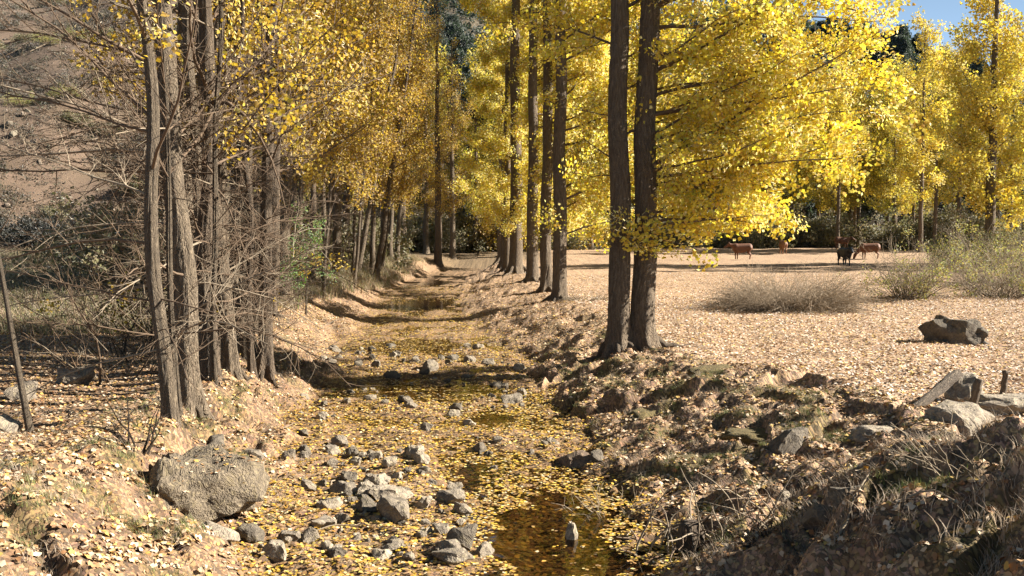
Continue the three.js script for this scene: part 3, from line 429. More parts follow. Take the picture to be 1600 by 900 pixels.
{ const r = rngOf(693); for (let k = 0; k < 14; k++) shrub({ seed: 740 + k, x: -11.6 - 2 * r() - 0.015 * k, D: 34 + k * 4.2, w: 3 + 1.5 * r(), h: 2.3 + 1.6 * r(), stems: 50, up: 1.6, leafy: 0.9, ls: 1.5, tr: 0.02, clump: 'olive', name: 'added_shade_bush', group: 'bushes added to darken the gap behind the left trunks', label: `${ORD[k]} olive bush added to block light behind the left row, counted from the camera` }); }  // bushes put in to block light and keep the space behind the trunks dark
// brush heap beside the row, thin saplings
shrub({ seed: 640, x: 2.7, D: 34.8, w: 1.5, h: 0.6, stems: 90, up: 0.25, lift: -0.3, twigs: 2, tr: 0.018, mat: M.greyTwig, name: 'brush_heap', label: 'heap of cut sticks at the foot of the right row', cat: 'brush heap' });
tree({ name: 'sapling', seed: 650, x: -5.86, D: 11.6, h: 4.2, r: 0.042, flare: 0.3, lx: -0.16, n: 5, from: 2.2, reach: 0.9, leafy: 1.5, twigs: 3, clump: ['green', 'green'], bark: M.barkGrey, wob: 0.05, label: 'thin leaning sapling at the left edge of the picture' });
tree({ name: 'sapling', seed: 651, x: -6.9, D: 32, h: 3.6, r: 0.035, flare: 0.3, lx: 0.05, n: 16, from: 0.9, reach: 1.3, leafy: 3.2, twigs: 4, rise: 0.1, steep: 0.3, clump: ['green', 'green'], bark: M.barkGrey, label: 'small sapling with fresh green leaves on the left bank' });

// ------------------------------------------------------------------ stones
function rockGeo(seed, sx, sy, sz, cuts = 13, detail = 4, rough = 0.09, soft = false, lump = 0) {
  const r = rngOf(seed); let g = new THREE.IcosahedronGeometry(1, detail); g.deleteAttribute('uv'); g.deleteAttribute('normal'); g = mergeVertices(g, 1e-4);
  const planes = []; for (let k = 0; k < cuts; k++) planes.push([V(r() - 0.5, (r() - 0.5) * 0.8, r() - 0.5).normalize(), 0.45 + 0.32 * r()]); planes.push([V(0.1 * (r() - 0.5), 1, 0.1 * (r() - 0.5)).normalize(), 0.6 + 0.2 * r()]);
  const p = g.attributes.position, uv = new Float32Array(p.count * 2);
  for (let i = 0; i < p.count; i++) { _p.fromBufferAttribute(p, i); for (const [nn, d] of planes) { const e = _p.dot(nn) - d; if (e > 0) _p.addScaledVector(nn, -e * 0.97); } const k = 1 + lump * n3(_p.x * 1.1 + seed * 3, _p.y * 1.1, _p.z * 1.1 + 5) + rough * n3(_p.x * 2 + seed, _p.y * 2, _p.z * 2) + rough * 0.5 * n3(_p.x * 6, _p.y * 6 + seed, _p.z * 6); _p.multiplyScalar(k); p.setXYZ(i, _p.x * sx * 1.25, _p.y * sy * 1.25, _p.z * sz * 1.25); uv[2 * i] = (_p.x * sx + 0.5 * _p.z * sz + 0.4 * _p.y * sy) * 1.3 + seed * 0.37; uv[2 * i + 1] = (_p.y * sy + 0.6 * _p.z * sz) * 1.3; }
  g.setAttribute('uv', new THREE.BufferAttribute(uv, 2)); let q; if (soft === true) { g.computeVertexNormals(); q = g.toNonIndexed(); } else q = toCreasedNormals(g, soft || 0.36);
  const P = q.attributes.position, T = q.attributes.uv, A = V(), B = V(), C = V();   // texture laid on each face from the side it looks to, in metres
  for (let i = 0; i < P.count; i += 3) { A.fromBufferAttribute(P, i); B.fromBufferAttribute(P, i + 1).sub(A); C.fromBufferAttribute(P, i + 2).sub(A); B.cross(C); const ax = Math.abs(B.x), ay = Math.abs(B.y), az = Math.abs(B.z); for (let k = 0; k < 3; k++) { A.fromBufferAttribute(P, i + k); const [u, v] = ay >= ax && ay >= az ? [A.x, A.z] : ax > az ? [A.z, A.y] : [A.x, A.y]; T.setXY(i + k, u * 1.2 + seed * 0.37, v * 1.2 + seed * 0.21); } }
  return q;
}
function stone(x, D, w, hgt, mat, seed, label, o = {}) {
  const m = single(o.name ?? 'stone', rockGeo(seed, w / 2, hgt * 0.62, w * (o.deep ?? 0.4), o.cuts ?? 13, w > 0.5 ? 8 : 4, o.rough ?? 0.09, o.soft, o.lump ?? 0.12), mat, label, o.cat ?? 'stone', o.group);
  let y = H(x, -D); m.position.set(x, y + hgt * (o.up ?? 0.12), -D); m.rotation.set((o.tx ?? 0), o.turn ?? seed * 1.7, (o.tz ?? 0)); return m;
}
const GS = 'stones in the stream bed';
[[-0.50, 9.6, 0.30, 0.30, 'stoneDark', 'squared grey block with a dark face at the near end of the stream', { cuts: 5, turn: 0.35, rough: 0.03 }], [-0.27, 9.5, 0.26, 0.20, 'stone', 'rounded grey stone touching the squared block'], [-0.61, 9.2, 0.36, 0.13, 'stone', 'low flat stone in front of the squared block'], [-2.08, 11.6, 0.28, 0.22, 'stone', 'upright blocky stone standing alone on the gravel bar', { cuts: 5, turn: 0.2, rough: 0.03 }], [-1.67, 10.75, 0.29, 0.22, 'stoneDark', 'dark wedge shaped stone on the gravel bar'], [-2.12, 10.9, 0.34, 0.14, 'stonePale', 'pale flat stone left of the dark wedge'], [-1.39, 11.2, 0.52, 0.26, 'stonePale', 'largest pale stone of the gravel bar'], [-1.33, 10.5, 0.42, 0.28, 'stone', 'cracked stone in front of the largest pale one'], [-1.04, 11.0, 0.22, 0.16, 'stonePale', 'small pale stone right of the largest one'], [-0.73, 11.2, 0.34, 0.14, 'stone', 'grey stone at the edge of the open pool'], [-2.01, 10.3, 0.30, 0.16, 'stonePale', 'pale lump in front of the flat pale stone'], [-2.28, 9.7, 0.28, 0.14, 'stone', 'left one of a pair of grey stones at the lower left of the bed'], [-2.08, 9.7, 0.26, 0.18, 'stone', 'right one of a pair of grey stones at the lower left of the bed'], [-2.85, 9.2, 0.36, 0.10, 'stonePale', 'pale tilted slab at the bottom left beside the bed', { tz: -0.25 }], [-1.67, 12.9, 0.26, 0.17, 'stonePale', 'pale stone alone up the gravel bar'], [-0.73, 9.9, 0.2, 0.12, 'stone', 'small stone behind the flat stone of the squared block'], [-1.15, 9.5, 0.32, 0.12, 'stone', 'flat grey stone at the bottom edge of the bed'], [-1.17, 12.6, 0.2, 0.14, 'stone', 'stone at the upper edge of the gravel bar'], [-2.60, 13.7, 0.36, 0.2, 'stone', 'stone at the left foot of the bank'], [-2.32, 13.8, 0.25, 0.16, 'stonePale', 'small stone right of the one at the left foot of the bank'], [-2.99, 13.6, 0.3, 0.22, 'stoneDark', 'dark stone against the left bank'], [-3.09, 13.1, 0.3, 0.2, 'stone', 'stone lowest on the left bank'], [0.84, 13.2, 0.5, 0.24, 'stoneBrown', 'smooth brown stone at the right edge of the water'], [1.17, 13.1, 0.36, 0.2, 'stoneDark', 'dark stone right of the smooth brown one'], [0.60, 14.4, 0.28, 0.14, 'stonePale', 'pale split stone above the smooth brown one'], [0.06, 18.3, 0.56, 0.25, 'stone', 'broad grey stone in the shaded middle of the stream'], [-0.31, 20.3, 0.5, 0.17, 'stoneDark', 'long dark stone in the band of shade'], [-1.93, 22.6, 0.62, 0.36, 'stone', 'big pale topped stone on the left of the midstream shoal'], [-0.98, 21.4, 0.3, 0.12, 'stone', 'flat stone between the big stone and the long dark one'], [-1.85, 19.3, 0.28, 0.2, 'stoneDark', 'dark knob of stone below the big pale topped one'], [-1.57, 24.6, 0.36, 0.18, 'stoneDark', 'dark stone at the back of the midstream shoal'], [-1.04, 24, 0.36, 0.3, 'stone', 'upright stone at the back of the midstream shoal'], [-0.60, 23.6, 0.4, 0.2, 'stone', 'stone at the right of the midstream shoal'], [-2.03, 18.1, 0.3, 0.2, 'stoneDark', 'dark stone among the shaded riffle'], [-1.84, 17.4, 0.3, 0.15, 'stone', 'grey stone among the shaded riffle'], [-1.03, 17.4, 0.28, 0.18, 'stoneDark', 'dark stone right of the shaded riffle'], [-2.77, 18.6, 0.34, 0.16, 'stone', 'stone left of the shaded riffle'], [-2.67, 21.3, 0.5, 0.2, 'stoneDark', 'mossy dark stone left of the midstream shoal'], [0.62, 10.0, 0.17, 0.2, 'stonePale', 'little pale stone rising from the dark pool', { up: 0.9 }], [-0.26, 13.0, 0.16, 0.1, 'stone', 'small stone at the head of the dark pool', { up: 0.8 }], [-3.48, 27.5, 0.5, 0.2, 'stoneDark', 'dark stone far up on the left of the stream'], [-4.85, 26, 0.5, 0.25, 'stone', 'stone under the left bank far up the stream']].forEach(([x, D, w, h, mat, label, o], i) => stone(x, D, w, h, M[mat], 20 + i, label, { group: GS, ...o }));
{ // small change between them
  const r = rngOf(42); let k = 0;
  while (k < 210) { const barNow = r() < 0.5, D = barNow ? 9.1 + 4.6 * r() : 13 + 14 * r(), x = barNow ? -1.3 - 0.12 * (D - 9) + 1.5 * (r() + r() - 1) : streamX(D) + (r() * 2 - 1.1) * streamW(D); if (!inStream(x, -D) || (x > streamX(D) + 0.3 && D < 13)) continue; const w = 0.08 + 0.26 * Math.pow(r(), 2.5); stone(x, D, w, w * 0.6, [M.stone, M.stonePale, M.stoneDark][k % 3], 400 + (k % 17), 'small stone half buried in the leaves of the stream bed', { group: 'small stones of the stream bed', up: H(x, -D) < WATER ? 0.5 : 0.2, turn: r() * 6, name: 'small_stone' }); k++; }
}
// boulder on the near left, rocks of the banks and the field
const boulder = stone(-3.38, 10.05, 1.1, 0.66, M.boulder, 64, 'big lichen covered boulder with a shaded flank on the near left bank', { name: 'boulder', cat: 'boulder', deep: 0.46, turn: -0.5, tz: -0.22, tx: 0.1, up: 0.16, cuts: 8, rough: 0.13, soft: 0.9, lump: 0.25 });
stone(10.4, 22.4, 1.3, 0.86, M.stoneDark, 64, 'dark peaked boulder alone on the leafy field', { name: 'boulder', cat: 'boulder', turn: 2.5, cuts: 8, deep: 0.44, tz: 0.16, up: 0.1, rough: 0.13, soft: 0.8, lump: 0.25 });
stone(4.65, 12.4, 0.66, 0.24, M.stonePale, 63, 'flat slab left of the fallen pole', { turn: 0.1, cuts: 5 });
stone(5.7, 12.1, 0.78, 0.3, M.stonePale, 64, 'large pale slab in front of the fence post', { turn: -0.3, cuts: 6, tx: 0.15 });
stone(4.78, 10.95, 0.48, 0.24, M.stone, 65, 'grey rounded rock below the large pale slab', { turn: 0.5 });
stone(6.8, 13.1, 0.8, 0.26, M.stonePale, 66, 'pale slab right of the fence post at the edge', { turn: 0.2, cuts: 5 });
stone(6.6, 13.9, 0.5, 0.48, M.stonePale, 67, 'upright pale rock at the head of the fallen pole', { turn: 0.8, cuts: 6 });
stone(3.49, 11.9, 0.5, 0.3, M.stoneDark, 68, 'dark rock on the right slope below the mossy hump', { turn: 0.2 });
stone(2.97, 10.3, 0.26, 0.18, M.stonePale, 69, 'small pale stone near the stump on the right slope', {});
stone(-7.13, 15.5, 0.6, 0.4, M.stone, 70, 'grey rock in the shade behind the leaning sapling', { turn: 0.3 });
stone(-7.31, 14.2, 0.5, 0.34, M.stone, 71, 'flat rock left behind the leaning sapling', { turn: 0.8 });
stone(-6.15, 11.6, 0.4, 0.3, M.stonePale, 72, 'rock cut by the left edge of the picture', { turn: 0.8 });
stone(-3.85, 12.3, 0.32, 0.22, M.stoneDark, 73, 'dark stone just behind the big boulder', {});
stone(-3.53, 12.9, 0.3, 0.2, M.stone, 74, 'stone on the bank between the boulder and the bed', {});
stone(2.71, 8.3, 0.4, 0.26, M.stoneDark, 75, 'dark stone at the foot of the near right mound', {});
stone(2.82, 7.7, 0.45, 0.3, M.stoneDark, 76, 'dark stone jutting from the near right mound', {});
// mossy humps
[[3.31, 12.9, 0.75, 0.26, 'bright mossy hump on the right slope'], [2.28, 12.2, 0.6, 0.2, 'low mossy hump nearer the water'], [3.63, 17.3, 0.8, 0.2, 'grassy ledge under the twin poplars'], [2.13, 15.2, 0.55, 0.18, 'mossy clod above the right water edge']].forEach(([x, D, w, h, label], i) => stone(x, D, w, h, M.moss, 81 + i, label, { name: 'moss_hump', cat: 'moss', rough: 0.10, cuts: 2, up: 0.0, deep: 0.36, turn: 0.3 * i, soft: true, group: 'moss and turf humps of the right bank' }));

// ------------------------------------------------------------------ posts, fallen pole, stump and sticks
function pole(name, label, cat, a, b, r0, r1, mat, segs = 10) { const pts = []; for (let i = 0; i <= 12; i++) { const p = V().lerpVectors(a, b, i / 12); p.x += 0.012 * n2(i * 0.4, a.x); p.z += 0.012 * n2(i * 0.4, a.z + 9); pts.push(p); } const rad = taper(13, r0, r1); pts.push(b.clone().addScaledVector(V().subVectors(b, a).normalize(), 0.004)); rad.push(0.0005); return single(name, tube(pts, rad, segs, (L, ca, sa, r) => 0.3 * r * n3(ca * 2, sa * 2, L * 2.5 + a.x)), mat, label, cat); }
const gp = (x, D, up = 0) => V(x, H(x, -D) + up, -D);
pole('fence_post', 'weathered leaning post standing among the pale slabs', 'post', gp(6.2, 12.9, -0.1), gp(6.32, 12.9, 0.48), 0.055, 0.052, M.postWood, 12);
pole('fence_post', 'short dark post behind the pale slab at the edge', 'post', gp(7.2, 14.0, -0.1), gp(7.25, 14.0, 0.36), 0.045, 0.04, M.postWood, 12);
pole('stake', 'thin dark stake beside the head of the fallen pole', 'stake', gp(6.35, 13.9, -0.1), gp(6.4, 13.9, 0.40), 0.018, 0.012, M.twig);
pole('fallen_pole', 'thick fallen pole slanting down from the pale rock', 'log', gp(4.78, 12.3, 0.04), gp(6.45, 13.8, 0.40), 0.042, 0.075, M.bark, 14);
{ // bush stump with roots and sticks on the right of the bed
  const g = thing('stump', 'splintered stump with a tangle of roots and sticks beside the pool', 'stump'), x = 1.85, D = 9.6, r = rngOf(90); g.position.set(x, H(x, -D) - 0.08, -D);
  part('trunk', tube([V(0, 0, 0), V(-0.03, 0.14, 0), V(-0.05, 0.3, 0.02), V(-0.06, 0.42, 0.02), V(-0.06, 0.43, 0.02)], [0.2, 0.15, 0.13, 0.10, 0.001], 16, (L, ca, sa) => 0.03 * n3(ca * 3, sa * 3, L * 2)), M.barkBrown, g);
  for (let k = 0; k < 64; k++) { const a = r() * 6.283, R = 0.05 + 0.5 * r(), fx = R * Math.cos(a) * 1.9 + 0.3, fz = R * Math.sin(a), f = V(fx, H(x + fx, -D + fz) - g.position.y - 0.02, fz); const p = wander(r, f, V((r() - 0.5) * 1.8, 0.35 + r(), (r() - 0.2) * 1.2), 0.35 + 0.6 * r(), 7, -1.0, 0.55); part('stick', tube(p, taper(8, 0.008 + 0.011 * r() * r(), 0.005), 5), k % 4 ? M.deadwood : M.twig, g); }
}
[[3.0, 7.9, 'dry brown weeds on the left flank of the near right mound'], [3.5, 7.2, 'dry brown weeds on top of the near right mound'], [2.5, 8.6, 'dry weeds at the foot of the near right mound'], [1.2, 11.0, 'dead weeds above the dark pool']].forEach(([x, D, label], k) => shrub({ seed: 670 + k, x, D, w: 0.9, h: 0.42, stems: 26, up: 1.2, lift: -0.5, twigs: 3, tr: 0.005, mat: k % 2 ? M.greyTwig : M.barkBrown, name: 'dry_weeds', cat: 'weeds', group: 'dry weeds on the near right bank', label }));
{ const r = rngOf(91); // sticks lying about
  const spots = [[-4.4, 10.2], [-3.0, 13], [1.5, 12], [3.4, 12.4], [2.6, 9.3], [-2.2, 12.4], [-1.4, 11], [4.6, 16], [8.2, 23], [9.4, 26], [5.2, 11.5], [0.6, 14.3], [-3.6, 15.5], [-5.3, 9.6], [-2.0, 10], [3.2, 7.6], [2.7, 7.4], [3.0, 6.8], [-6.2, 16], [-7.5, 19], [-5.0, 21], [1.0, 31], [-0.5, 28], [10.2, 22], [-3.4, 25], [-5.9, 12.8], [2.2, 11.4], [1.9, 10.9]];
  spots.forEach(([x, D], i) => { const a = r() * 6.283, L = 0.4 + 0.7 * r(), pts = []; for (let k = 0; k <= 7; k++) { const t = (k / 7 - 0.5) * L, X = x + t * Math.cos(a) + 0.05 * n2(k * 0.5, i), Z = -D + t * Math.sin(a) + 0.05 * n2(k * 0.5, i + 40); pts.push(V(X, Math.max(H(X, Z), WATER) + 0.015 + 0.05 * Math.sin(k / 7 * 3.14) * r(), Z)); } single('stick', tube(pts, taper(8, 0.012, 0.005), 5), i % 2 ? M.deadwood : M.greyTwig, 'dry fallen stick lying on the leaves', 'stick', 'dry sticks fallen on the leaves'); });
}

// ------------------------------------------------------------------ cattle: body as one skin over a skeleton of tapered bones
function cowGeo(pose) {
  const B = []; const bone = (a, b, ra, rb) => B.push([V(...a), V(...b), ra, rb]);
  const lie = pose === 'lie', y0 = lie ? -0.62 : 0;
  bone([-0.62, 1.12 + y0, 0], [0.55, 1.06 + y0, 0], 0.28, 0.30); bone([-0.6, 1.0 + y0, 0], [0.5, 0.95 + y0, 0], 0.27, 0.30); bone([-0.15, 0.86 + y0, 0], [0.3, 0.84 + y0, 0], 0.27, 0.29); bone([0.55, 1.12 + y0, 0], [0.62, 0.9 + y0, 0], 0.26, 0.24);
  const hd = pose === 'graze' ? [1.28, 0.36, 0] : lie ? [1.15, 0.85, 0.1] : [1.18, 1.28, 0.05];
  bone([0.62, 1.12 + y0, 0], [lerp(0.62, hd[0], 0.72), lerp(1.12 + y0, hd[1], 0.72), hd[2] * 0.7], 0.25, 0.15);
  const mz = pose === 'graze' ? [1.38, 0.08, 0] : [hd[0] + 0.34, hd[1] - 0.20, hd[2] * 1.5];
  bone(hd, mz, 0.15, 0.10);
  for (const s of [-1, 1]) { bone([hd[0] - 0.06, hd[1] + 0.07, hd[2] + s * 0.1], [hd[0] - 0.1, hd[1] + 0.06, hd[2] + s * 0.27], 0.05, 0.03); bone([hd[0] - 0.02, hd[1] + 0.13, hd[2] + s * 0.07], [hd[0] + 0.03, hd[1] + 0.28, hd[2] + s * 0.2], 0.035, 0.018); }
  if (lie) for (const s of [-1, 1]) { bone([0.5, 0.2, s * 0.2], [0.85, 0.08, s * 0.3], 0.1, 0.06); bone([-0.5, 0.25, s * 0.24], [-0.1, 0.1, s * 0.42], 0.18, 0.08); }
  else for (const s of [-1, 1]) { const w = s * 0.06; bone([0.5, 0.86, s * 0.16], [0.5 + w, 0.48, s * 0.17], 0.13, 0.062); bone([0.5 + w, 0.48, s * 0.17], [0.5 + w * 0.7, 0.06, s * 0.17], 0.055, 0.05); bone([-0.66, 0.98, s * 0.15], [-0.58 - w, 0.62, s * 0.18], 0.2, 0.1); bone([-0.58 - w, 0.62, s * 0.18], [-0.76 - w, 0.44, s * 0.17], 0.085, 0.058); bone([-0.76 - w, 0.44, s * 0.17], [-0.70 - w, 0.06, s * 0.17], 0.052, 0.05); }
  bone([-0.88, 1.18 + y0, 0], [-0.98, 0.62 + y0 * 0.6, 0.02], 0.04, 0.025);
  const N = 64, mc = new MarchingCubes(N, new THREE.MeshBasicMaterial(), false, false, 200000); mc.isolation = 0; const S = 1.7, c = V(0.25, 0.75, 0), ab = V(), ap = V();
  for (let k = 0; k < N; k++) for (let j = 0; j < N; j++) for (let i = 0; i < N; i++) { _p.set((i - N / 2) / (N / 2) * S + c.x, (j - N / 2) / (N / 2) * S + c.y, (k - N / 2) / (N / 2) * S + c.z); let d = 9; for (const [a, b, ra, rb] of B) { ab.subVectors(b, a); ap.subVectors(_p, a); const t = Math.max(0, Math.min(1, ap.dot(ab) / ab.lengthSq())); const e = ap.addScaledVector(ab, -t).length() - lerp(ra, rb, t); const kk = 0.07, hh = Math.max(0, Math.min(1, 0.5 + 0.5 * (d - e) / kk)); d = d > 8 ? e : lerp(d, e, hh) - kk * hh * (1 - hh); } mc.field[i + j * N + k * N * N] = -d; }
  mc.update(); const n = mc.count, g = new THREE.BufferGeometry(); const P = new Float32Array(n * 3), Q = new Float32Array(n * 3); for (let i = 0; i < n; i++) { for (let d = 0; d < 3; d++) { P[3 * i + d] = mc.positionArray[3 * i + d] * S + [c.x, c.y, c.z][d]; Q[3 * i + d] = mc.normalArray[3 * i + d]; } }
  g.setAttribute('position', new THREE.BufferAttribute(P, 3)); const gg = mergeVertices(g, 1e-3); gg.computeVertexNormals(); return gg;
}
const cowG = { stand: cowGeo('stand'), graze: cowGeo('graze'), lie: cowGeo('lie') };
const hide = { brown: std({ color: RGB(0.115, 0.042, 0.014), roughness: 0.7 }), tan: std({ color: RGB(0.18, 0.08, 0.03), roughness: 0.7 }), black: std({ color: RGB(0.018, 0.015, 0.014), roughness: 0.6 }), red: std({ color: RGB(0.15, 0.05, 0.017), roughness: 0.7 }), dark: std({ color: RGB(0.07, 0.03, 0.016), roughness: 0.7 }) };
[[20.6, 86, 'stand', 'brown', Math.PI, 'brown cow standing side on behind the thorn bush, head to the left'], [28.2, 100, 'stand', 'tan', 1.5, 'tan cow half hidden by the hanging yellow leaves'], [38.8, 113, 'stand', 'brown', 0.15, 'brown cow walking right beneath the end of the yellow bough'], [45.3, 122, 'lie', 'red', 0.3, 'reddish cow lying at the back of the herd'], [26.0, 75, 'stand', 'black', -1.5, 'black cow facing the camera'], [32.4, 87, 'graze', 'brown', Math.PI - 0.1, 'brown cow grazing with its head down, beside the black cow'], [43.6, 116, 'graze', 'dark', 0.1, 'dark brown cow behind the grazing one'], [46.5, 118, 'lie', 'dark', 2.8, 'dark cow lying at the right end of the herd']].forEach(([x, D, pose, c, turn, label]) => { const m = single('cow', cowG[pose], hide[c], label, 'cow', 'cattle on the field'); m.position.set(x, H(x, -D) - 0.01, -D); m.rotation.y = turn; m.scale.set(1.0, 1.04, 1.05); });
console.log('cows', Date.now() - T0);

// ------------------------------------------------------------------ fallen and floating leaves
function leafMesh(fold, w, curl) { const L = leafGeo(fold, w), g = new THREE.BufferGeometry(), P = []; for (const v of L.v) P.push(v[0], v[2] + curl * (v[1] - 0.5) * (v[1] - 0.5), v[1] - 0.5); g.setAttribute('position', new THREE.Float32BufferAttribute(P, 3)); g.setAttribute('color', new THREE.Float32BufferAttribute(new Array(P.length).fill(1), 3)); g.setIndex(L.f.flat()); g.computeVertexNormals(); return g; }
const PALE = [[0.82, 0.64, 0.48], [0.74, 0.54, 0.37], [0.88, 0.75, 0.61], [0.64, 0.40, 0.22], [0.76, 0.51, 0.27], [0.86, 0.69, 0.54], [0.50, 0.29, 0.15], [0.80, 0.55, 0.16], [0.90, 0.80, 0.68]];
const BANKL = [[0.66, 0.44, 0.24], [0.52, 0.31, 0.14], [0.74, 0.55, 0.34], [0.40, 0.20, 0.08], [0.62, 0.40, 0.10], [0.80, 0.63, 0.44], [0.30, 0.17, 0.08]];
const FLOAT = [[0.70, 0.42, 0.09], [0.48, 0.29, 0.11], [0.40, 0.24, 0.10], [0.58, 0.38, 0.12], [0.30, 0.18, 0.08], [0.84, 0.56, 0.08], [0.80, 0.62, 0.18], [0.72, 0.42, 0.05], [0.88, 0.70, 0.30], [0.56, 0.30, 0.05], [0.78, 0.52, 0.05], [0.42, 0.22, 0.05], [0.50, 0.30, 0.10], [0.34, 0.19, 0.07], [0.84, 0.70, 0.44]];
const lists = { field: [], bank: [], float: [], sunk: [] };
const slope = (x, z, e = 0.06) => [(H(x + e, z) - H(x - e, z)) / (2 * e), (H(x, z + e) - H(x, z - e)) / (2 * e)];
{
  const r = rngOf(55);
  const bands = [[4.8, 8, 520], [8, 12, 430], [12, 18, 300], [18, 26, 190], [26, 38, 150], [38, 60, 55]];
  for (const [d0, d1, dens] of bands) {
    const n = Math.round(dens * 0.60 * (d1 * d1 - d0 * d0));
    for (let k = 0; k < n; k++) {
      const D = Math.sqrt(lerp(d0 * d0, d1 * d1, r())), x = (r() * 2 - 1) * 0.60 * D, z = -D, h = H(x, z), s = x - streamX(D);
      if (D > 26 && s < -7) { if (r() < 0.75) continue; }
      if (h < WATER + 0.015) { // on the water: rafts of leaves with open pools between
        if (D > 98) continue;
        if (h > WATER - 0.035) { for (let m = 0; m < 2; m++) lists.float.push([x + 0.07 * m * (r() - 0.5), WATER + 0.004 + 0.016 * r(), z + 0.07 * m * (r() - 0.5), 0.22, 0]); continue; }
        const pool = Math.exp(-(Math.pow((x - 0.35 - 0.12 * (D - 10)) / 0.62, 2) + Math.pow((D - 10.2) / 1.7, 2))) * 1.25 + Math.exp(-(Math.pow((x + 0.55) / 0.22, 2) + Math.pow((D - 12.5) / 0.9, 2))) + Math.exp(-(Math.pow((x + 0.35) / 0.5, 2) + Math.pow((D - 16.4) / 0.55, 2))) + Math.exp(-(Math.pow((x + 1.6) / 1.4, 2) + Math.pow((D - 19.4) / 0.35, 2))) * 0.6 + Math.exp(-(Math.pow((x + 4.1) / 1.5, 2) + Math.pow((D - 44) / 5, 2))) * 0.9 + Math.exp(-(Math.pow((x - 1.0) / 0.35, 2) + Math.pow((D - 9.0) / 0.6, 2)));
        const gap = 0.40 * n2(x * 1.1, z * 1.9) + 0.28 * n2b(x * 3.2, z * 4.4) + 0.25 * sst(13, 18, D) * sst(30, 24, D); if ((pool + 0.35 * n2(x * 1.3, z * 1.3) + 0.2 * n2b(x * 4, z * 4) > 0.52 || gap > 0.30) && r() < (pool > 0.4 ? 0.985 : 0.9)) { if (r() < 0.35) lists.sunk.push([x, Math.max(h + 0.006, WATER - 0.06), z, 0.3, 0]); continue; }
        for (let m = 0; m < 2; m++) lists.float.push([x + (r() - 0.5) * 0.08 * m, WATER + 0.004 + 0.012 * r(), z + (r() - 0.5) * 0.08 * m, 0.10, 0]);
        continue;
      }
      if (h < WATER + 0.14) { for (let m = 0; m < 2; m++) lists.float.push([x + 0.07 * m * (r() - 0.5), h + 0.006 + 0.014 * r(), z + 0.07 * m * (r() - 0.5), 0.4, 1]); continue; }
      const b = bankness(x, z), [sx, sz] = slope(x, z), st = Math.hypot(sx, sz);
      if (st > 0.75 && r() < 0.82) continue;
      if (b > 0.3 && n2(x * 0.9 + 12, z * 0.9) + 0.4 * n2b(x * 3, z * 3) > 0.35 && r() < 0.35) continue; if (b > 0.3) lists.bank.push([x + 0.06 * (r() - 0.5), h + 0.012, z + 0.06 * (r() - 0.5), 0.6, 1, sx, sz]);
      (b > 0.35 || s < 0 ? lists.bank : lists.field).push([x, h + 0.008 + 0.018 * r(), z, 0.5, 1, sx, sz]);
    }
  }
  scene.updateMatrixWorld(true); const rc = new THREE.Raycaster(), down = V(0, -1, 0);
  for (let k = 0; k < 420; k++) { const x = -3.38 + (r() - 0.5) * 1.5, z = -10.05 + (r() - 0.5) * 1.3; rc.set(V(x, 4, z), down); const hit = rc.intersectObject(boulder)[0]; if (hit && hit.point.y > H(x, z) && hit.face.normal.clone().transformDirection(boulder.matrixWorld).y > 0.6 && n2(x * 3, z * 3) > -0.1) lists.bank.push([x, hit.point.y + 0.006, z, 0.4, 1]); }
  const geos = [leafMesh(0.10, 1.0, 0.5), leafMesh(0.04, 0.9, -0.3), leafMesh(0.02, 1.05, 0.08)];
  const put = (name, label, list, tones, geo, mat, kind) => {
    const im = new THREE.InstancedMesh(geo, mat, list.length), up = V(0, 1, 0), nn = V(), q2 = new THREE.Quaternion(); im.name = name; im.castShadow = im.receiveShadow = true; im.userData = { kind: 'stuff', label, category: 'leaves' };
    list.forEach(([x, y, z, tilt, , sx = 0, sz = 0], i) => { nn.set(-sx, 1, -sz).normalize(); q2.setFromUnitVectors(up, nn); _e.set((r() - 0.5) * 2 * tilt, r() * 6.283, (r() - 0.5) * 2 * tilt, 'YXZ'); _qq.setFromEuler(_e).premultiply(q2); const s = (0.032 + 0.034 * r()) * (kind ?? 1); _s.set(s * (0.8 + 0.3 * r()), s, s); _m4.compose(_p.set(x, y, z), _qq, _s); im.setMatrixAt(i, _m4); const t = tones[(r() * tones.length) | 0], g = 0.78 + 0.3 * r(); im.setColorAt(i, _c.setRGB(t[0] * g, t[1] * g, t[2] * g)); });
    scene.add(im);
  };
  put('fallen_leaves', 'pale dry leaves carpeting the field', lists.field, PALE, geos[0], M.dryLeaf);
  put('bank_leaves', 'brown and straw coloured leaves on the stream banks', lists.bank, BANKL, geos[1], M.dryLeaf);
  put('sunken_leaves', 'brown sodden leaves under the water of the stream', lists.sunk, [[0.34, 0.20, 0.07], [0.44, 0.27, 0.08], [0.26, 0.15, 0.06], [0.52, 0.34, 0.10]], geos[2], M.wetLeaf);
  put('floating_leaves', 'golden leaves covering the stream and its gravel', lists.float, FLOAT, geos[2], M.wetLeaf, 0.78);
  console.log('leaves', lists.field.length, lists.bank.length, lists.float.length, Date.now() - T0);
}
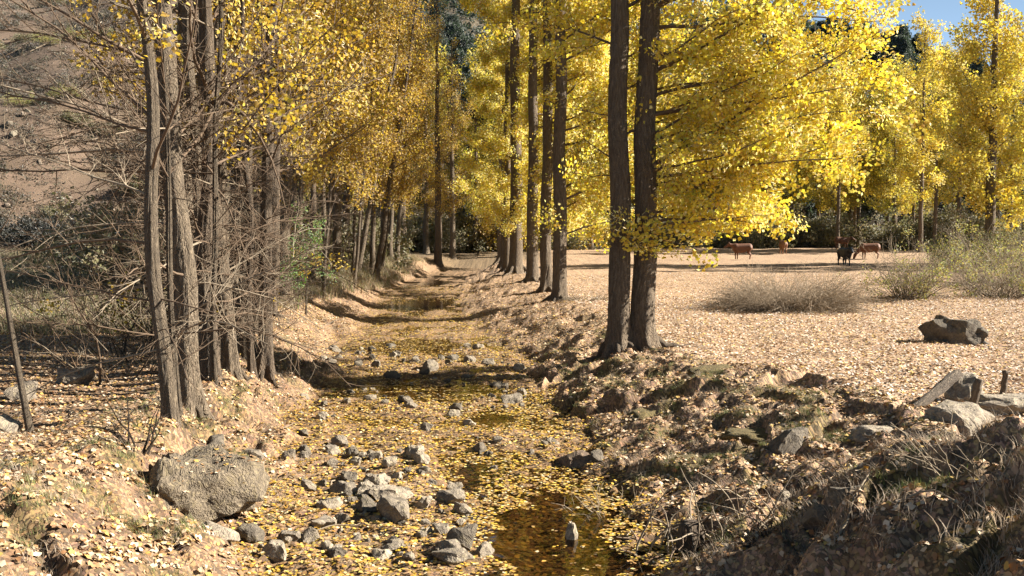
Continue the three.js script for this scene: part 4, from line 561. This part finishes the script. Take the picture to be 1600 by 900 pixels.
// ------------------------------------------------------------------ grasses
function tuft(seed, n, h, spread, tones) { const r = rngOf(seed), pos = [], col = [], idx = []; for (let k = 0; k < n; k++) { const a = r() * 6.283, R = spread * Math.sqrt(r()), L = h * (0.5 + 0.7 * r()), b = r() * 6.283, bend = 0.2 + 0.8 * r(), w = 0.0022 + 0.002 * r(), t = tones[(r() * tones.length) | 0], o = pos.length / 3, wx = -Math.sin(b) * w, wz = Math.cos(b) * w; for (let s = 0; s <= 3; s++) { const f = s / 3, x = R * Math.cos(a) + Math.cos(b) * L * bend * f * f, z = R * Math.sin(a) + Math.sin(b) * L * bend * f * f, y = L * f * (1 - 0.3 * bend * f) - 0.02, e = 1 - 0.9 * f; pos.push(x + wx * e, y, z + wz * e, x - wx * e, y, z - wz * e); for (let c = 0; c < 2; c++) col.push(...t); if (s) { const q = o + 2 * s; idx.push(q - 2, q - 1, q + 1, q - 2, q + 1, q); } } } const g = new THREE.BufferGeometry(); g.setAttribute('position', new THREE.Float32BufferAttribute(pos, 3)); g.setAttribute('color', new THREE.Float32BufferAttribute(col, 3)); g.setIndex(idx); g.computeVertexNormals(); return g; }
const STRAW = [[0.56, 0.40, 0.25], [0.62, 0.48, 0.33], [0.42, 0.28, 0.16], [0.66, 0.53, 0.38], [0.34, 0.26, 0.12]], GRASSG = [[0.22, 0.26, 0.06], [0.30, 0.30, 0.08], [0.18, 0.24, 0.05], [0.40, 0.34, 0.14]];
function grass(name, label, geo, list) { const r = rngOf(66), im = new THREE.InstancedMesh(geo, M.blade, list.length); im.name = name; im.castShadow = im.receiveShadow = true; im.userData = { kind: 'stuff', label, category: 'grass' }; list.forEach(([x, z, s], i) => { _e.set((r() - 0.5) * 0.3, r() * 6.283, (r() - 0.5) * 0.3); _qq.setFromEuler(_e); const k = s * (0.6 + 0.7 * r()); _s.set(k, k, k); _m4.compose(_p.set(x, H(x, z), z), _qq, _s); im.setMatrixAt(i, _m4); const g = 0.75 + 0.35 * r(); im.setColorAt(i, _c.setRGB(g, g, g)); }); scene.add(im); }
{
  const r = rngOf(67), dry = [], green = [], mead = [];
  for (let k = 0; k < 60000 && dry.length < 9000; k++) { const D = 5 + 22 * r(), x = (r() * 2 - 1) * 0.6 * D, z = -D; if (inStream(x, z)) continue; const mound = x > 2.6 && D < 10.5 ? 1 : 0, b = bankness(x, z), lf = x < -2.4 && D < 13 ? 0.30 : 0; if (r() < Math.max(mound * 0.2, b * 0.25, lf) * sst(-0.2, 0.3, n2(x * 0.9, z * 0.9) + 0.3 * mound)) dry.push([x, z, 0.8 + 0.3 * mound]); }
  for (let k = 0; k < 40000 && green.length < 2600; k++) { const D = 7 + 18 * r(), x = (r() * 2 - 1) * 0.6 * D, z = -D, b = bankness(x, z), lg = Math.exp(-(Math.pow((x + 4.8) / 0.9, 2) + Math.pow((D - 13) / 0.8, 2))); if (inStream(x, z)) continue; if (r() < Math.max(b * sst(0.25, 0.55, n2(x * 0.8 + 30, z * 0.8)), lg * 0.7)) green.push([x, z, 0.75]); }
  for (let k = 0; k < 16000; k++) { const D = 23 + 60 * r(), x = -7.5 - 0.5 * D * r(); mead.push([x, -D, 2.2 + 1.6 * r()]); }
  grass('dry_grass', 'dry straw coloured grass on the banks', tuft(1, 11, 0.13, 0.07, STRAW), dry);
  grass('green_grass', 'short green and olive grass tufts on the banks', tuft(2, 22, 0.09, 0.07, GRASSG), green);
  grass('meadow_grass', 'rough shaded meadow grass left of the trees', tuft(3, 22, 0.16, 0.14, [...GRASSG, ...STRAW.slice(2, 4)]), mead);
}
console.log('done', Date.now() - T0);
renderer.render(scene, camera);
